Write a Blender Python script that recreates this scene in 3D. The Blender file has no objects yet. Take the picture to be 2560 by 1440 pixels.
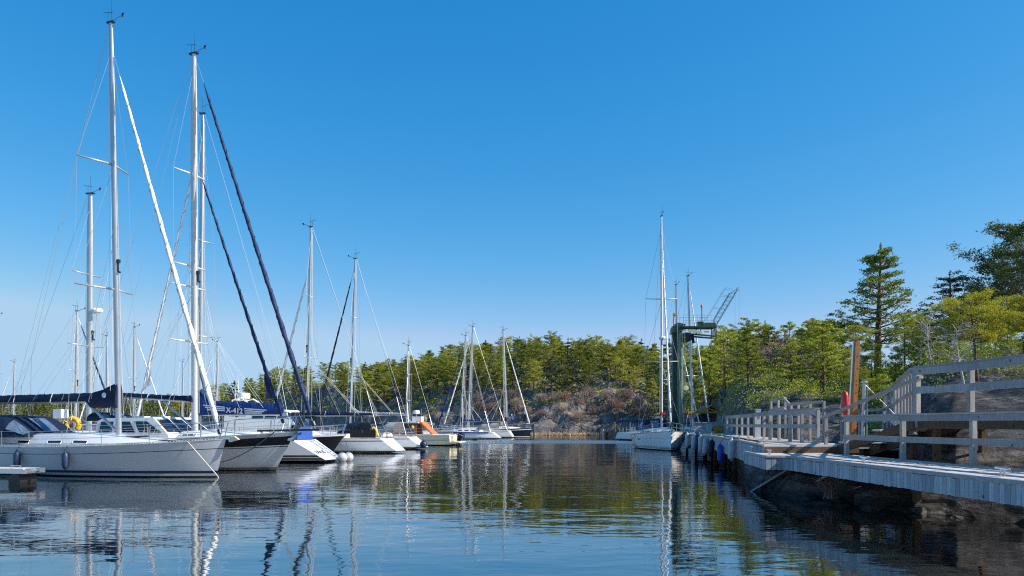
import bpy, math, random
from mathutils import Vector, Matrix, noise as mnoise
R = math.radians
PI = math.pi
scene = bpy.context.scene
COL = scene.collection
FPX = 1850.0      # focal length in photo pixels, horizon at row 1060, eye 2 m above the water

def at(px, py, d):
    return Vector(((px - 1280) / FPX * d, d, 2.0 - (py - 1060) / FPX * d))

# ------------------------------------------------------------------ mesh builder
class MB:
    def __init__(s):
        s.v = []; s.f = []; s.m = []; s.r = []; s.mi = 0; s.rand = 0.5
    def add(s, vs, fs, mi=None, rand=None):
        o = len(s.v)
        s.v.extend([tuple(p) for p in vs])
        k = s.mi if mi is None else mi
        q = s.rand if rand is None else rand
        for f in fs:
            s.f.append(tuple(i + o for i in f)); s.m.append(k); s.r.append(q)
    def box(s, c, d, rz=0.0, rot=None, **k):
        c = Vector(c); hx, hy, hz = d[0] / 2, d[1] / 2, d[2] / 2
        M = rot if rot is not None else Matrix.Rotation(rz, 3, 'Z')
        vs = [c + M @ Vector((x * hx, y * hy, z * hz)) for x in (-1, 1) for y in (-1, 1) for z in (-1, 1)]
        s.add(vs, [(0, 1, 3, 2), (4, 6, 7, 5), (0, 4, 5, 1), (2, 3, 7, 6), (0, 2, 6, 4), (1, 5, 7, 3)], **k)
    def beam(s, a, b, w, h, up=(0, 0, 1), **k):
        a = Vector(a); b = Vector(b); d = (b - a)
        L = d.length
        if L < 1e-6: return
        x = d / L; u = Vector(up)
        y = u.cross(x)
        if y.length < 1e-4: y = Vector((0, 1, 0)).cross(x)
        y.normalize(); z = x.cross(y)
        M = Matrix((x, y, z)).transposed()
        s.box((a + b) / 2, (L, w, h), rot=M, **k)
    def tube(s, pts, r, n=6, cap=True, **k):
        pts = [Vector(p) for p in pts]
        m = len(pts)
        rs = r if isinstance(r, (list, tuple)) else [r] * m
        vs = []
        px = None
        for i, p in enumerate(pts):
            t = (pts[min(i + 1, m - 1)] - pts[max(i - 1, 0)])
            if t.length < 1e-9: t = Vector((0, 0, 1))
            t.normalize()
            if px is None:
                ref = Vector((0, 0, 1)) if abs(t.z) < .9 else Vector((1, 0, 0))
                px = ref.cross(t).normalized()
            else:
                px = (px - t * px.dot(t))
                if px.length < 1e-6: px = Vector((1, 0, 0)).cross(t)
                px.normalize()
            py = t.cross(px)
            for j in range(n):
                a = 2 * PI * j / n
                rr = rs[i](a) if callable(rs[i]) else rs[i]
                vs.append(p + (px * math.cos(a) + py * math.sin(a)) * rr)
        fs = []
        for i in range(m - 1):
            for j in range(n):
                j2 = (j + 1) % n
                fs.append((i * n + j, i * n + j2, (i + 1) * n + j2, (i + 1) * n + j))
        if cap:
            fs.append(tuple(range(n - 1, -1, -1)))
            fs.append(tuple((m - 1) * n + j for j in range(n)))
        s.add(vs, fs, **k)
    def lathe(s, prof, c=(0, 0, 0), n=14, rot=None, **k):
        c = Vector(c); vs = []
        M = rot if rot is not None else Matrix.Identity(3)
        for (r, z) in prof:
            for j in range(n):
                a = 2 * PI * j / n
                vs.append(c + M @ Vector((r * math.cos(a), r * math.sin(a), z)))
        fs = []
        for i in range(len(prof) - 1):
            for j in range(n):
                j2 = (j + 1) % n
                fs.append((i * n + j, i * n + j2, (i + 1) * n + j2, (i + 1) * n + j))
        fs.append(tuple(range(n - 1, -1, -1)))
        fs.append(tuple((len(prof) - 1) * n + j for j in range(n)))
        s.add(vs, fs, **k)
    def ball(s, c, r, n=12, sq=(1, 1, 1), **k):
        prof = [(max(1e-3, r * math.sin(PI * i / 8)), -r * math.cos(PI * i / 8)) for i in range(9)]
        s.lathe(prof, c, n, Matrix.Diagonal(Vector(sq)), **k)
    def prism(s, poly, off, **k):
        n = len(poly); off = Vector(off)
        a = [Vector(p) for p in poly]
        vs = a + [p + off for p in a]
        fs = [tuple(range(n - 1, -1, -1)), tuple(range(n, 2 * n))]
        for i in range(n):
            j = (i + 1) % n
            fs.append((i, j, n + j, n + i))
        s.add(vs, fs, **k)
    def torus(s, c, R0, r, rot=None, a0=0, a1=2 * PI, n=18, m=7, **k):
        M = rot if rot is not None else Matrix.Identity(3)
        c = Vector(c)
        full = abs(a1 - a0 - 2 * PI) < 1e-6
        pts = [c + M @ Vector((R0 * math.cos(a0 + (a1 - a0) * i / n), R0 * math.sin(a0 + (a1 - a0) * i / n), 0)) for i in range(n + 1)]
        s.tube(pts, r, m, cap=not full, **k)
    def grid(s, rows, close=False, **k):
        n = len(rows[0]); vs = [p for r in rows for p in r]; fs = []
        for i in range(len(rows) - 1):
            for j in range(n if close else n - 1):
                j2 = (j + 1) % n
                fs.append((i * n + j, i * n + j2, (i + 1) * n + j2, (i + 1) * n + j))
        s.add(vs, fs, **k)
    def build(s, name, mats, parent=None, smooth=False, origin=None, label=None):
        me = bpy.data.meshes.new(name)
        vs = s.v
        if origin is not None:
            ox, oy, oz = origin
            vs = [(x - ox, y - oy, z - oz) for x, y, z in vs]
        me.from_pydata(vs, [], s.f)
        if not isinstance(mats, (list, tuple)): mats = [mats]
        for m in mats: me.materials.append(m)
        me.polygons.foreach_set('material_index', s.m)
        at_ = me.attributes.new('rand', 'FLOAT', 'FACE')
        at_.data.foreach_set('value', s.r)
        if smooth:
            me.polygons.foreach_set('use_smooth', [True] * len(s.f))
            if smooth == 'auto':
                try: me.set_sharp_from_angle(angle=R(38))
                except Exception: pass
        me.update()
        o = bpy.data.objects.new(name, me)
        COL.objects.link(o)
        if parent is not None: o.parent = parent
        if label: o['label'] = label
        return o

def tag(o, label, cat, group=None):
    o['label'] = label; o['category'] = cat
    if group: o['group'] = group
    return o
def kind(o, k):
    o['kind'] = k
    return o
def thing(name, label, cat, loc=(0, 0, 0), rz=0.0, group=None):
    o = bpy.data.objects.new(name, None)
    o.empty_display_size = .3
    COL.objects.link(o)
    o.location = loc; o.rotation_euler = (0, 0, rz)
    return tag(o, label, cat, group)
def copy_thing(root, loc, rz=0.0, scale=None, label=None, group=None):
    r = root.copy(); COL.objects.link(r)
    r.location = loc; r.rotation_euler = (0, 0, rz)
    if scale is not None: r.scale = scale
    if label: r['label'] = label
    if group: r['group'] = group
    for ch in list(root.children):
        c = ch.copy(); COL.objects.link(c); c.parent = r
        for g in list(ch.children):
            d = g.copy(); COL.objects.link(d); d.parent = c
    return r

def lerp(a, b, t): return a + (b - a) * t
def interp(tab, x):
    if x <= tab[0][0]: return tab[0][1]
    for (x0, y0), (x1, y1) in zip(tab, tab[1:]):
        if x <= x1: return y0 + (y1 - y0) * (x - x0) / (x1 - x0)
    return tab[-1][1]
def fbm(x, y, z, o=4, h=.5):
    s = 0; a = 1; f = 1
    for _ in range(o):
        s += a * mnoise.noise((x * f, y * f, z * f)); a *= h; f *= 2.03
    return s

def text_into(mb, s, size, M, ox=0, oy=0, bold=0.0, **k):
    """lettering as flat mesh; M maps (x right, y up, z out) to the target"""
    cu = bpy.data.curves.new('lettering', 'FONT')
    cu.body = s; cu.size = size; cu.offset = bold; cu.resolution_u = 3
    cu.extrude = .002
    ob = bpy.data.objects.new('lettering', cu); COL.objects.link(ob)
    dg = bpy.context.evaluated_depsgraph_get(); dg.update()
    me = bpy.data.meshes.new_from_object(ob.evaluated_get(dg))
    mb.add([M @ Vector((v.co.x + ox, v.co.y + oy, v.co.z)) for v in me.vertices], [tuple(p.vertices) for p in me.polygons], **k)
    bpy.data.objects.remove(ob); bpy.data.curves.remove(cu); bpy.data.meshes.remove(me)

# ------------------------------------------------------------------ materials
def nodes(name):
    m = bpy.data.materials.new(name); m.use_nodes = True
    nt = m.node_tree; nt.nodes.clear()
    out = nt.nodes.new('ShaderNodeOutputMaterial')
    p = nt.nodes.new('ShaderNodeBsdfPrincipled')
    nt.links.new(p.outputs[0], out.inputs[0])
    return m, nt, p, out
def ramp(nt, fac, stops, interp='LINEAR'):
    r = nt.nodes.new('ShaderNodeValToRGB')
    r.color_ramp.interpolation = interp
    e = r.color_ramp.elements
    while len(e) < len(stops): e.new(.5)
    for i, (p, c) in enumerate(stops):
        e[i].position = p; e[i].color = (c[0], c[1], c[2], 1) if not isinstance(c, (int, float)) else (c, c, c, 1)
    nt.links.new(fac, r.inputs[0])
    return r.outputs[0]
def noise_n(nt, scale, detail=4, rough=.55, vec=None, sc3=None, dist=0):
    tc = nt.nodes.new('ShaderNodeTexCoord')
    mp = nt.nodes.new('ShaderNodeMapping')
    nt.links.new(vec or tc.outputs['Object'], mp.inputs[0])
    if sc3: mp.inputs['Scale'].default_value = sc3
    n = nt.nodes.new('ShaderNodeTexNoise')
    n.inputs['Scale'].default_value = scale; n.inputs['Detail'].default_value = detail
    n.inputs['Roughness'].default_value = rough; n.inputs['Distortion'].default_value = dist
    nt.links.new(mp.outputs[0], n.inputs['Vector'])
    return n.outputs['Fac']
def mixc(nt, fac, a, b, mode='MIX'):
    n = nt.nodes.new('ShaderNodeMix'); n.data_type = 'RGBA'; n.blend_type = mode
    for i, v in ((0, fac), (6, a), (7, b)):
        if isinstance(v, (int, float)): n.inputs[i].default_value = v
        elif isinstance(v, (tuple, list)): n.inputs[i].default_value = (v[0], v[1], v[2], 1)
        else: nt.links.new(v, n.inputs[i])
    return n.outputs[2]
def mathn(nt, op, a, b=0.0, c=0.0):
    n = nt.nodes.new('ShaderNodeMath'); n.operation = op
    for i, v in enumerate((a, b, c)):
        if isinstance(v, (int, float)): n.inputs[i].default_value = v
        else: nt.links.new(v, n.inputs[i])
    return n.outputs[0]
def attr(nt, name='rand'):
    a = nt.nodes.new('ShaderNodeAttribute'); a.attribute_name = name
    return a.outputs['Fac']
def bump(nt, p, h, strength=.3, dist=.02):
    b = nt.nodes.new('ShaderNodeBump'); b.inputs['Strength'].default_value = strength; b.inputs['Distance'].default_value = dist
    nt.links.new(h, b.inputs['Height']); nt.links.new(b.outputs[0], p.inputs['Normal'])
def mat(name, col, rough=.5, metal=0.0, var=.06, vs=2.5, bmp=0.0, bs=30, bd=.01, coat=0.0, sc3=None, spec=.5):
    m, nt, p, out = nodes(name)
    f = noise_n(nt, vs, 5, .6, sc3=sc3)
    lo = tuple(max(0, c * (1 - var * 2)) for c in col); hi = tuple(min(1, c * (1 + var * 1.6)) for c in col)
    nt.links.new(ramp(nt, f, [(.28, lo), (.72, hi)]), p.inputs['Base Color'])
    p.inputs['Roughness'].default_value = rough; p.inputs['Metallic'].default_value = metal
    p.inputs['Coat Weight'].default_value = coat; p.inputs['Specular IOR Level'].default_value = spec
    if bmp: bump(nt, p, noise_n(nt, bs, 4, .6, sc3=sc3), bmp, bd)
    return m

def wood_mat(name, c_lo, c_hi, dark=.25, rough=.8, stain=1.0):
    m, nt, p, out = nodes(name)
    rd = attr(nt)
    base = ramp(nt, rd, [(0, c_lo), (1, c_hi)])
    g = noise_n(nt, 3.0, 6, .65, sc3=(6, 6, 1.2))
    g2 = noise_n(nt, 1.3, 3, .6)
    c = mixc(nt, ramp(nt, g, [(.38, .0), (.7, .2 + .35 * stain)]), base, tuple(x * dark for x in c_lo))
    c = mixc(nt, ramp(nt, g2, [(.5, .0), (.75, .35 * stain)]), c, tuple(x * .55 for x in c_lo))
    vk = nt.nodes.new('ShaderNodeTexVoronoi'); vk.inputs['Scale'].default_value = 3.2
    tk = nt.nodes.new('ShaderNodeTexCoord'); nt.links.new(tk.outputs['Object'], vk.inputs['Vector'])
    c = mixc(nt, ramp(nt, vk.outputs['Distance'], [(.07, .85), (.13, 0)]), c, tuple(x * .22 for x in c_lo))
    g3 = noise_n(nt, .7, 5, .7)
    c = mixc(nt, ramp(nt, g3, [(.55, .0), (.72, .45 * stain)]), c, (c_lo[0] * .45, c_lo[1] * .50, c_lo[2] * .36))
    nt.links.new(c, p.inputs['Base Color'])
    p.inputs['Roughness'].default_value = rough; p.inputs['Specular IOR Level'].default_value = .25
    bump(nt, p, g, .5, .012)
    return m

MT = {}
def hull_mat(name, col):
    m, nt, p, out = nodes(name)
    tc = nt.nodes.new('ShaderNodeTexCoord'); sp = nt.nodes.new('ShaderNodeSeparateXYZ'); nt.links.new(tc.outputs['Object'], sp.inputs[0])
    c = mixc(nt, ramp(nt, noise_n(nt, 1.2, 5, .6), [(.35, 0), (.75, .35)]), col, tuple(x * .86 for x in col))
    # scum and rust-brown weeping just above the waterline, scuffs along the side
    wl = ramp(nt, mathn(nt, 'ADD', sp.outputs[2], mathn(nt, 'MULTIPLY', noise_n(nt, 3.0, 4, .6, sc3=(1, 1, .3)), .35)), [(.24, .75), (.52, 0)])
    c = mixc(nt, wl, c, (col[0] * .62, col[1] * .58, col[2] * .46))
    sc = ramp(nt, noise_n(nt, 7, 4, .7, sc3=(.25, 1, 2.2)), [(.64, 0), (.76, .12)])
    c = mixc(nt, sc, c, tuple(x * .55 for x in col))
    nt.links.new(c, p.inputs['Base Color'])
    nt.links.new(ramp(nt, noise_n(nt, 2.5, 4, .6), [(.3, .14), (.75, .38)]), p.inputs['Roughness'])
    p.inputs['Coat Weight'].default_value = .25
    return m
MT['gel_white'] = hull_mat('gel_white', (.78, .78, .76))
MT['gel_grey'] = hull_mat('gel_grey', (.41, .425, .445))
MT['gel_cream'] = mat('gel_cream', (.72, .66, .48), .3, var=.03)
MT['deck_white'] = mat('deck_white', (.74, .73, .70), .5, var=.05, vs=4)
MT['gel_navy'] = mat('gel_navy', (.008, .012, .03), .15, var=.1, coat=.4)
MT['gel_black'] = mat('gel_black', (.012, .011, .011), .16, var=.1, coat=.4)
MT['stripe_navy'] = mat('stripe_navy', (.012, .018, .05), .25)
MT['stripe_blue'] = mat('stripe_blue', (.03, .07, .25), .25)
MT['antifoul'] = mat('antifoul', (.012, .014, .016), .7, var=.2)
MT['alu'] = mat('alu', (.50, .51, .52), .38, metal=.55, var=.05, vs=1.5)
MT['mast_white'] = mat('mast_white', (.60, .60, .585), .32, var=.04)
MT['steel'] = mat('steel', (.68, .68, .69), .22, metal=.9, var=.05)
MT['wire'] = mat('wire', (.42, .43, .45), .35, metal=.5, var=.05)
MT['rope_white'] = mat('rope_white', (.66, .64, .58), .85, var=.1)
MT['rope_dark'] = mat('rope_dark', (.03, .03, .035), .85, var=.1)
MT['canvas_navy'] = mat('canvas_navy', (.004, .014, .043), .7, var=.25, vs=6, bmp=1.0, bs=6, bd=.12, sc3=(1, 1, .35), spec=.3)
MT['canvas_blue'] = mat('canvas_blue', (.006, .036, .165), .7, var=.2, vs=5, bmp=1.0, bs=5, bd=.12, sc3=(1, 1, .4), spec=.3)
MT['canvas_dark'] = mat('canvas_dark', (.010, .011, .016), .75, var=.15, vs=5, bmp=.3, bs=6, bd=.03)
MT['canvas_grey'] = mat('canvas_grey', (.30, .30, .30), .75, var=.1, vs=5, bmp=.3, bs=6, bd=.03)
MT['sail_white'] = mat('sail_white', (.80, .79, .75), .7, var=.05, vs=6, bmp=.4, bs=9, bd=.03)
MT['sail_blue'] = mat('sail_blue', (.005, .020, .075), .7, var=.15, vs=6, bmp=.4, bs=9, bd=.03)
MT['sail_dark'] = mat('sail_dark', (.025, .025, .035), .7, var=.1)
MT['glass_dark'] = mat('glass_dark', (.012, .015, .02), .06, var=.2, spec=.8)
MT['vinyl'] = mat('vinyl', (.10, .14, .20), .12, var=.3, vs=3, bmp=.3, bs=4, bd=.05, spec=.8)
MT['black_plastic'] = mat('black_plastic', (.015, .015, .016), .4, var=.1)
MT['white_plastic'] = mat('white_plastic', (.80, .79, .76), .4, var=.04)
MT['fender_navy'] = mat('fender_navy', (.012, .028, .08), .45, var=.12)
MT['fender_blue'] = mat('fender_blue', (.02, .06, .36), .4, var=.1)
MT['fender_white'] = mat('fender_white', (.42, .43, .44), .5, var=.15, vs=6)
MT['yellow'] = mat('yellow', (.75, .42, .02), .5, var=.08)
MT['orange'] = mat('orange', (.70, .17, .02), .6, var=.1)
MT['red'] = mat('red', (.55, .03, .02), .45, var=.12)
MT['wood_varn'] = mat('wood_varn', (.17, .06, .02), .35, var=.2, vs=4, sc3=(1, 6, 6))
MT['teak'] = mat('teak', (.26, .18, .11), .7, var=.15, sc3=(1, 8, 8))
MT['crane_green'] = mat('crane_green', (.018, .055, .040), .5, var=.2, vs=1.5)
MT['crane_light'] = mat('crane_light', (.20, .28, .20), .5, var=.15, vs=2)
MT['crane_yel'] = mat('crane_yel', (.55, .26, .03), .5, var=.1)
MT['rust'] = mat('rust', (.20, .07, .025), .8, var=.3, vs=6)
MT['blue_steel'] = mat('blue_steel', (.07, .16, .20), .5, var=.1)
MT['jacket'] = mat('jacket', (.03, .17, .52), .8, var=.1)
MT['trousers'] = mat('trousers', (.012, .014, .025), .85, var=.1)
MT['skin'] = mat('skin', (.50, .30, .22), .6, var=.05)
MT['hair_grey'] = mat('hair_grey', (.55, .53, .5), .8)
MT['letter_black'] = mat('letter_black', (.015, .015, .02), .5)
MT['letter_blue'] = mat('letter_blue', (.03, .06, .28), .5)
MT['letter_red'] = mat('letter_red', (.6, .05, .02), .5)
MT['letter_white'] = mat('letter_white', (.62, .66, .74), .6)
MT['letter_grey'] = mat('letter_grey', (.16, .18, .24), .5)
MT['sign_yellow'] = mat('sign_yellow', (.62, .27, .015), .5, var=.08, vs=8)
MT['sign_brown'] = mat('sign_brown', (.16, .055, .01), .6)
MT['wood_grey'] = wood_mat('wood_grey', (.30, .32, .345), (.54, .56, .575), dark=.4, stain=.6)
MT['wood_deck'] = wood_mat('wood_deck', (.50, .45, .40), (.66, .60, .54), dark=.6, stain=.25)
MT['wood_rail'] = wood_mat('wood_rail', (.30, .285, .268), (.44, .42, .39), dark=.35, stain=.6)
MT['wood_brown'] = wood_mat('wood_brown', (.13, .08, .05), (.20, .125, .08), dark=.4)
MT['wood_log'] = wood_mat('wood_log', (.045, .035, .03), (.075, .06, .05), dark=.4)
MT['wood_amber'] = wood_mat('wood_amber', (.36, .165, .05), (.44, .20, .06), dark=.4, rough=.6)
MT['roof_tile'] = mat('roof_tile', (.24, .15, .11), .8, var=.15, vs=4)
MT['roof_red'] = mat('roof_red', (.42, .09, .06), .7, var=.1)
MT['pillar'] = mat('pillar', (.42, .45, .49), .5, var=.06)
MT['concrete'] = mat('concrete', (.36, .35, .33), .9, var=.15, vs=3, bmp=.3, bs=12)
# ------------------------------------------------------------------ camera, sky, sun
cam = bpy.data.cameras.new('camera'); cam.lens = 36 * FPX / 2560; cam.sensor_width = 36
cam.shift_y = (1060 - 720) / 2560; cam.clip_start = .1; cam.clip_end = 12000
co = bpy.data.objects.new('camera', cam); COL.objects.link(co)
co.location = (0, 0, 2.0); co.rotation_euler = (R(90), 0, 0)
scene.camera = co
SUN_EL, SUN_AZ = 38.0, -14.0           # azimuth from +x towards +y
sd = Vector((math.cos(R(SUN_EL)) * math.cos(R(SUN_AZ)), math.cos(R(SUN_EL)) * math.sin(R(SUN_AZ)), math.sin(R(SUN_EL))))
sl = bpy.data.lights.new('sun', 'SUN'); sl.energy = 5.0; sl.angle = R(.5); sl.color = (1, .93, .83)
so = bpy.data.objects.new('sun', sl); COL.objects.link(so)
so.rotation_euler = sd.to_track_quat('Z', 'Y').to_euler(); so.location = (60, 0, 60)
w = bpy.data.worlds.new('World'); scene.world = w; w.use_nodes = True
wn = w.node_tree; bg = wn.nodes['Background']
sky = wn.nodes.new('ShaderNodeTexSky'); sky.sky_type = 'NISHITA'; sky.sun_disc = False
sky.sun_elevation = R(SUN_EL); sky.sun_rotation = R(90 - SUN_AZ)
sky.altitude = 0; sky.air_density = 1.0; sky.dust_density = .35; sky.ozone_density = 3.0
# the photograph's deep polarised blue: each channel of the sky through its own power curve
sp_ = wn.nodes.new('ShaderNodeSeparateColor'); cb_ = wn.nodes.new('ShaderNodeCombineColor')
hs = wn.nodes.new('ShaderNodeHueSaturation'); hs.inputs['Saturation'].default_value = 1.25; hs.inputs['Hue'].default_value = .5
wn.links.new(sky.outputs[0], hs.inputs['Color']); wn.links.new(hs.outputs[0], sp_.inputs[0])
SKY_S, EXPO = .13, .5
ch = []
for i, (aa, gg) in enumerate(((2.5, 1.6), (.93, .744), (1.02, .50))):
    t = mathn(wn, 'MULTIPLY', sp_.outputs[i], SKY_S)
    t = mathn(wn, 'POWER', mathn(wn, 'MAXIMUM', t, 1e-4), gg)
    ch.append(mathn(wn, 'MULTIPLY', t, aa / SKY_S / 2 ** EXPO))
ch[2] = mathn(wn, 'MINIMUM', ch[2], .87 / SKY_S / 2 ** EXPO)
ch[1] = mathn(wn, 'MINIMUM', ch[1], .64 / SKY_S / 2 ** EXPO)
ch[0] = mathn(wn, 'MINIMUM', ch[0], mathn(wn, 'MULTIPLY', ch[1], .66))
for i in range(3): wn.links.new(ch[i], cb_.inputs[i])
wn.links.new(cb_.outputs[0], bg.inputs[0])
bg.inputs[1].default_value = SKY_S
scene.view_settings.view_transform = 'Standard'; scene.view_settings.look = 'None'
scene.view_settings.exposure = EXPO; scene.view_settings.gamma = 1
scene.view_settings.use_curve_mapping = False
scene.cycles.max_bounces = 7; scene.cycles.transparent_max_bounces = 6
scene.cycles.use_denoising = False
scene.cycles.filter_width = 1.15

# ------------------------------------------------------------------ water
m, nt, p, out = nodes('water')
p.inputs['Base Color'].default_value = (.005, .013, .013, 1); p.inputs['Specular IOR Level'].default_value = 0
p.inputs['Roughness'].default_value = .6
gl = nt.nodes.new('ShaderNodeBsdfGlossy'); fr = nt.nodes.new('ShaderNodeFresnel'); fr.inputs[0].default_value = 1.333
mx = nt.nodes.new('ShaderNodeMixShader'); nt.links.new(mathn(nt, 'POWER', fr.outputs[0], .37), mx.inputs[0])
nt.links.new(p.outputs[0], mx.inputs[1]); nt.links.new(gl.outputs[0], mx.inputs[2]); nt.links.new(mx.outputs[0], out.inputs[0])
geo = nt.nodes.new('ShaderNodeNewGeometry')
sp = nt.nodes.new('ShaderNodeSeparateXYZ'); nt.links.new(geo.outputs['Position'], sp.inputs[0])
pos = geo.outputs['Position']
n1 = noise_n(nt, 1.7, 2, .5, vec=pos, sc3=(.55, .95, 1), dist=.4)
n2 = noise_n(nt, .22, 2, .5, vec=pos, sc3=(.6, 1.0, 1))
n3 = noise_n(nt, 4.6, 2, .55, vec=pos, sc3=(.5, 1, 1))
patch = noise_n(nt, .035, 3, .6, vec=pos, sc3=(.6, 1.6, 1))
pa = ramp(nt, patch, [(.38, .35), (.64, 1.0)])
# a breeze ruffles one strip of water in front of the far shore
b0 = mathn(nt, 'ABSOLUTE', mathn(nt, 'SUBTRACT', sp.outputs[1], mathn(nt, 'ADD', mathn(nt, 'MULTIPLY', patch, 14.0), 77.0)))
band = nt.nodes.new('ShaderNodeMapRange'); band.interpolation_type = 'SMOOTHSTEP'
nt.links.new(b0, band.inputs[0])
for i, v in ((1, 4.0), (2, 13.0), (3, 1.0), (4, 0.0)): band.inputs[i].default_value = v
h = mathn(nt, 'MULTIPLY', n1, mathn(nt, 'MULTIPLY', pa, .014))
h = mathn(nt, 'ADD', h, mathn(nt, 'MULTIPLY', n2, .050))
h = mathn(nt, 'ADD', h, mathn(nt, 'MULTIPLY', n3, mathn(nt, 'MULTIPLY', pa, .0042)))
# ripples too small for the pixels out there act as roughness
dr = nt.nodes.new('ShaderNodeMapRange'); nt.links.new(sp.outputs[1], dr.inputs[0])
for i, v in ((1, 18), (2, 90), (3, .02), (4, .045)): dr.inputs[i].default_value = v
nt.links.new(mathn(nt, 'ADD', dr.outputs[0], mathn(nt, 'MULTIPLY', band.outputs[0], .24)), gl.inputs['Roughness'])
bp = nt.nodes.new('ShaderNodeBump'); bp.inputs['Strength'].default_value = 1; bp.inputs['Distance'].default_value = 1
nt.links.new(h, bp.inputs['Height']); nt.links.new(bp.outputs[0], gl.inputs['Normal']); nt.links.new(bp.outputs[0], fr.inputs['Normal'])
mb = MB(); mb.add([(-5000, -200, 0), (5000, -200, 0), (5000, 9000, 0), (-5000, 9000, 0)], [(0, 1, 2, 3)])
kind(mb.build('water', m), 'structure')

# ------------------------------------------------------------------ terrain
D0 = [(-.9, 470), (-.6, 430), (-.5, 360), (-.44, 300), (-.36, 240), (-.31, 204), (-.25, 174), (-.2, 160), (-.12, 149), (-.05, 142), (0, 138), (.03, 134), (.14, 131),
      (.185, 124), (.215, 112), (.24, 100), (.262, 84), (.28, 62), (.30, 42), (.318, 24.5), (.335, 21.9), (.39, 19.4), (.45, 18.3), (.5, 17.5),
      (.58, 16.2), (.69, 14.7), (1.0, 11.6), (1.5, 9.5), (2.6, 7)]
RG = [(-.62, 0), (-.5, 4), (-.44, 7), (-.37, 13), (-.313, 14.5), (-.205, 13), (-.15, 13), (-.097, 15), (-.04, 16.5), (.02, 17), (.12, 16), (.173, 15), (.21, 11), (.24, 8),
      (.31, 7.5), (.40, 6.5), (.47, 6), (.55, 7), (.7, 7.5), (1.0, 8), (2.6, 9)]
S1 = [(.17, 0), (.2, 6), (.227, 12), (.30, 16), (.41, 14), (.49, 13), (.525, 9), (.56, 2.0), (.60, .5), (.7, .2), (2.6, 0)]
H0 = [(.12, 1.4), (.19, .6), (.30, .6), (.34, .8), (.55, .8), (.65, .8), (2.6, 1.0)]
LL = [(-.5, 30), (-.3, 20), (.14, 18), (.2, 20), (.4, 16), (.55, 20), (2.6, 20)]
def shore(u): return interp(D0, u)
def ground(u, s):
    d = shore(u) + s
    x, y = u * d, d
    if s < 0:
        base = max(-2.5, s * .55)
    else:
        base = interp(H0, u) * (1 - math.exp(-s / .9)) + interp(RG, u) * (1 - math.exp(-max(0, s - interp(S1, u)) / interp(LL, u)))
        if s > 70: base += 0
    k = min(1, max(0, (s + 1.5) / 3))
    far = min(1, max(0, (d - 45) / 60))
    a1 = lerp(.26, 2.3, far); w1 = lerp(.42, .13, far)
    low = min(1, .35 + .65 * max(0, s - interp(S1, u)) / 3) if u > .18 else 1
    r1 = 1 - 2 * abs(mnoise.noise((x * w1, y * w1, 1.7)))
    r2 = mnoise.noise((x * w1 * 2.7, y * w1 * 2.7, 4.1)); r3 = mnoise.noise((x * w1 * 6.5, y * w1 * 6.5, 8.3))
    z = base + k * low * a1 * (.5 * r1 + .42 * r2 + .26 * r3 - .25)
    # broken ledges
    if u < .2 and s > 0:
        st = lerp(1.7, 2.6, .5 + .5 * mnoise.noise((x * .05, y * .05, 9)))
        q = z / st; fr = q - math.floor(q)
        z = lerp(z, (math.floor(q) + min(1, max(0, (fr - .25) / .3))) * st, .35)
    return Vector((x, y, z))
def ground_at(x, y):
    u = x / y
    return ground(u, y - shore(u))

m, nt, p, out = nodes('rock')
geo = nt.nodes.new('ShaderNodeNewGeometry'); pos = geo.outputs['Position']
sp = nt.nodes.new('ShaderNodeSeparateXYZ'); nt.links.new(pos, sp.inputs[0])
sn = nt.nodes.new('ShaderNodeSeparateXYZ'); nt.links.new(geo.outputs['Normal'], sn.inputs[0])
nA = noise_n(nt, .55, 8, .65, vec=pos); nB = noise_n(nt, 2.6, 8, .7, vec=pos, dist=.6); nC = noise_n(nt, .16, 4, .6, vec=pos)
c = ramp(nt, nA, [(.28, (.05, .046, .044)), (.47, (.20, .18, .16)), (.68, (.40, .355, .315))])
c = mixc(nt, ramp(nt, nB, [(.42, .75), (.58, 0)]), c, (.035, .033, .032))
c = mixc(nt, ramp(nt, nC, [(.45, 0), (.62, .55)]), c, (.27, .24, .22))
# moss, heather and needle litter lie where the rock is flat
fl = mathn(nt, 'MULTIPLY', ramp(nt, sn.outputs[2], [(.72, 0), (.92, 1)]), ramp(nt, noise_n(nt, .4, 6, .65, vec=pos), [(.44, 0), (.56, .9)]))
hi = ramp(nt, mathn(nt, 'MULTIPLY', sp.outputs[2], .2), [(.25, 0), (.7, 1)])
c = mixc(nt, mathn(nt, 'MULTIPLY', fl, hi), c, mixc(nt, nB, (.035, .042, .012), (.12, .085, .04)))
# dark tide line
c = mixc(nt, ramp(nt, mathn(nt, 'ADD', sp.outputs[2], mathn(nt, 'MULTIPLY', nB, .3)), [(.25, .85), (.65, 0)]), c, (.018, .017, .015))
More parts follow.
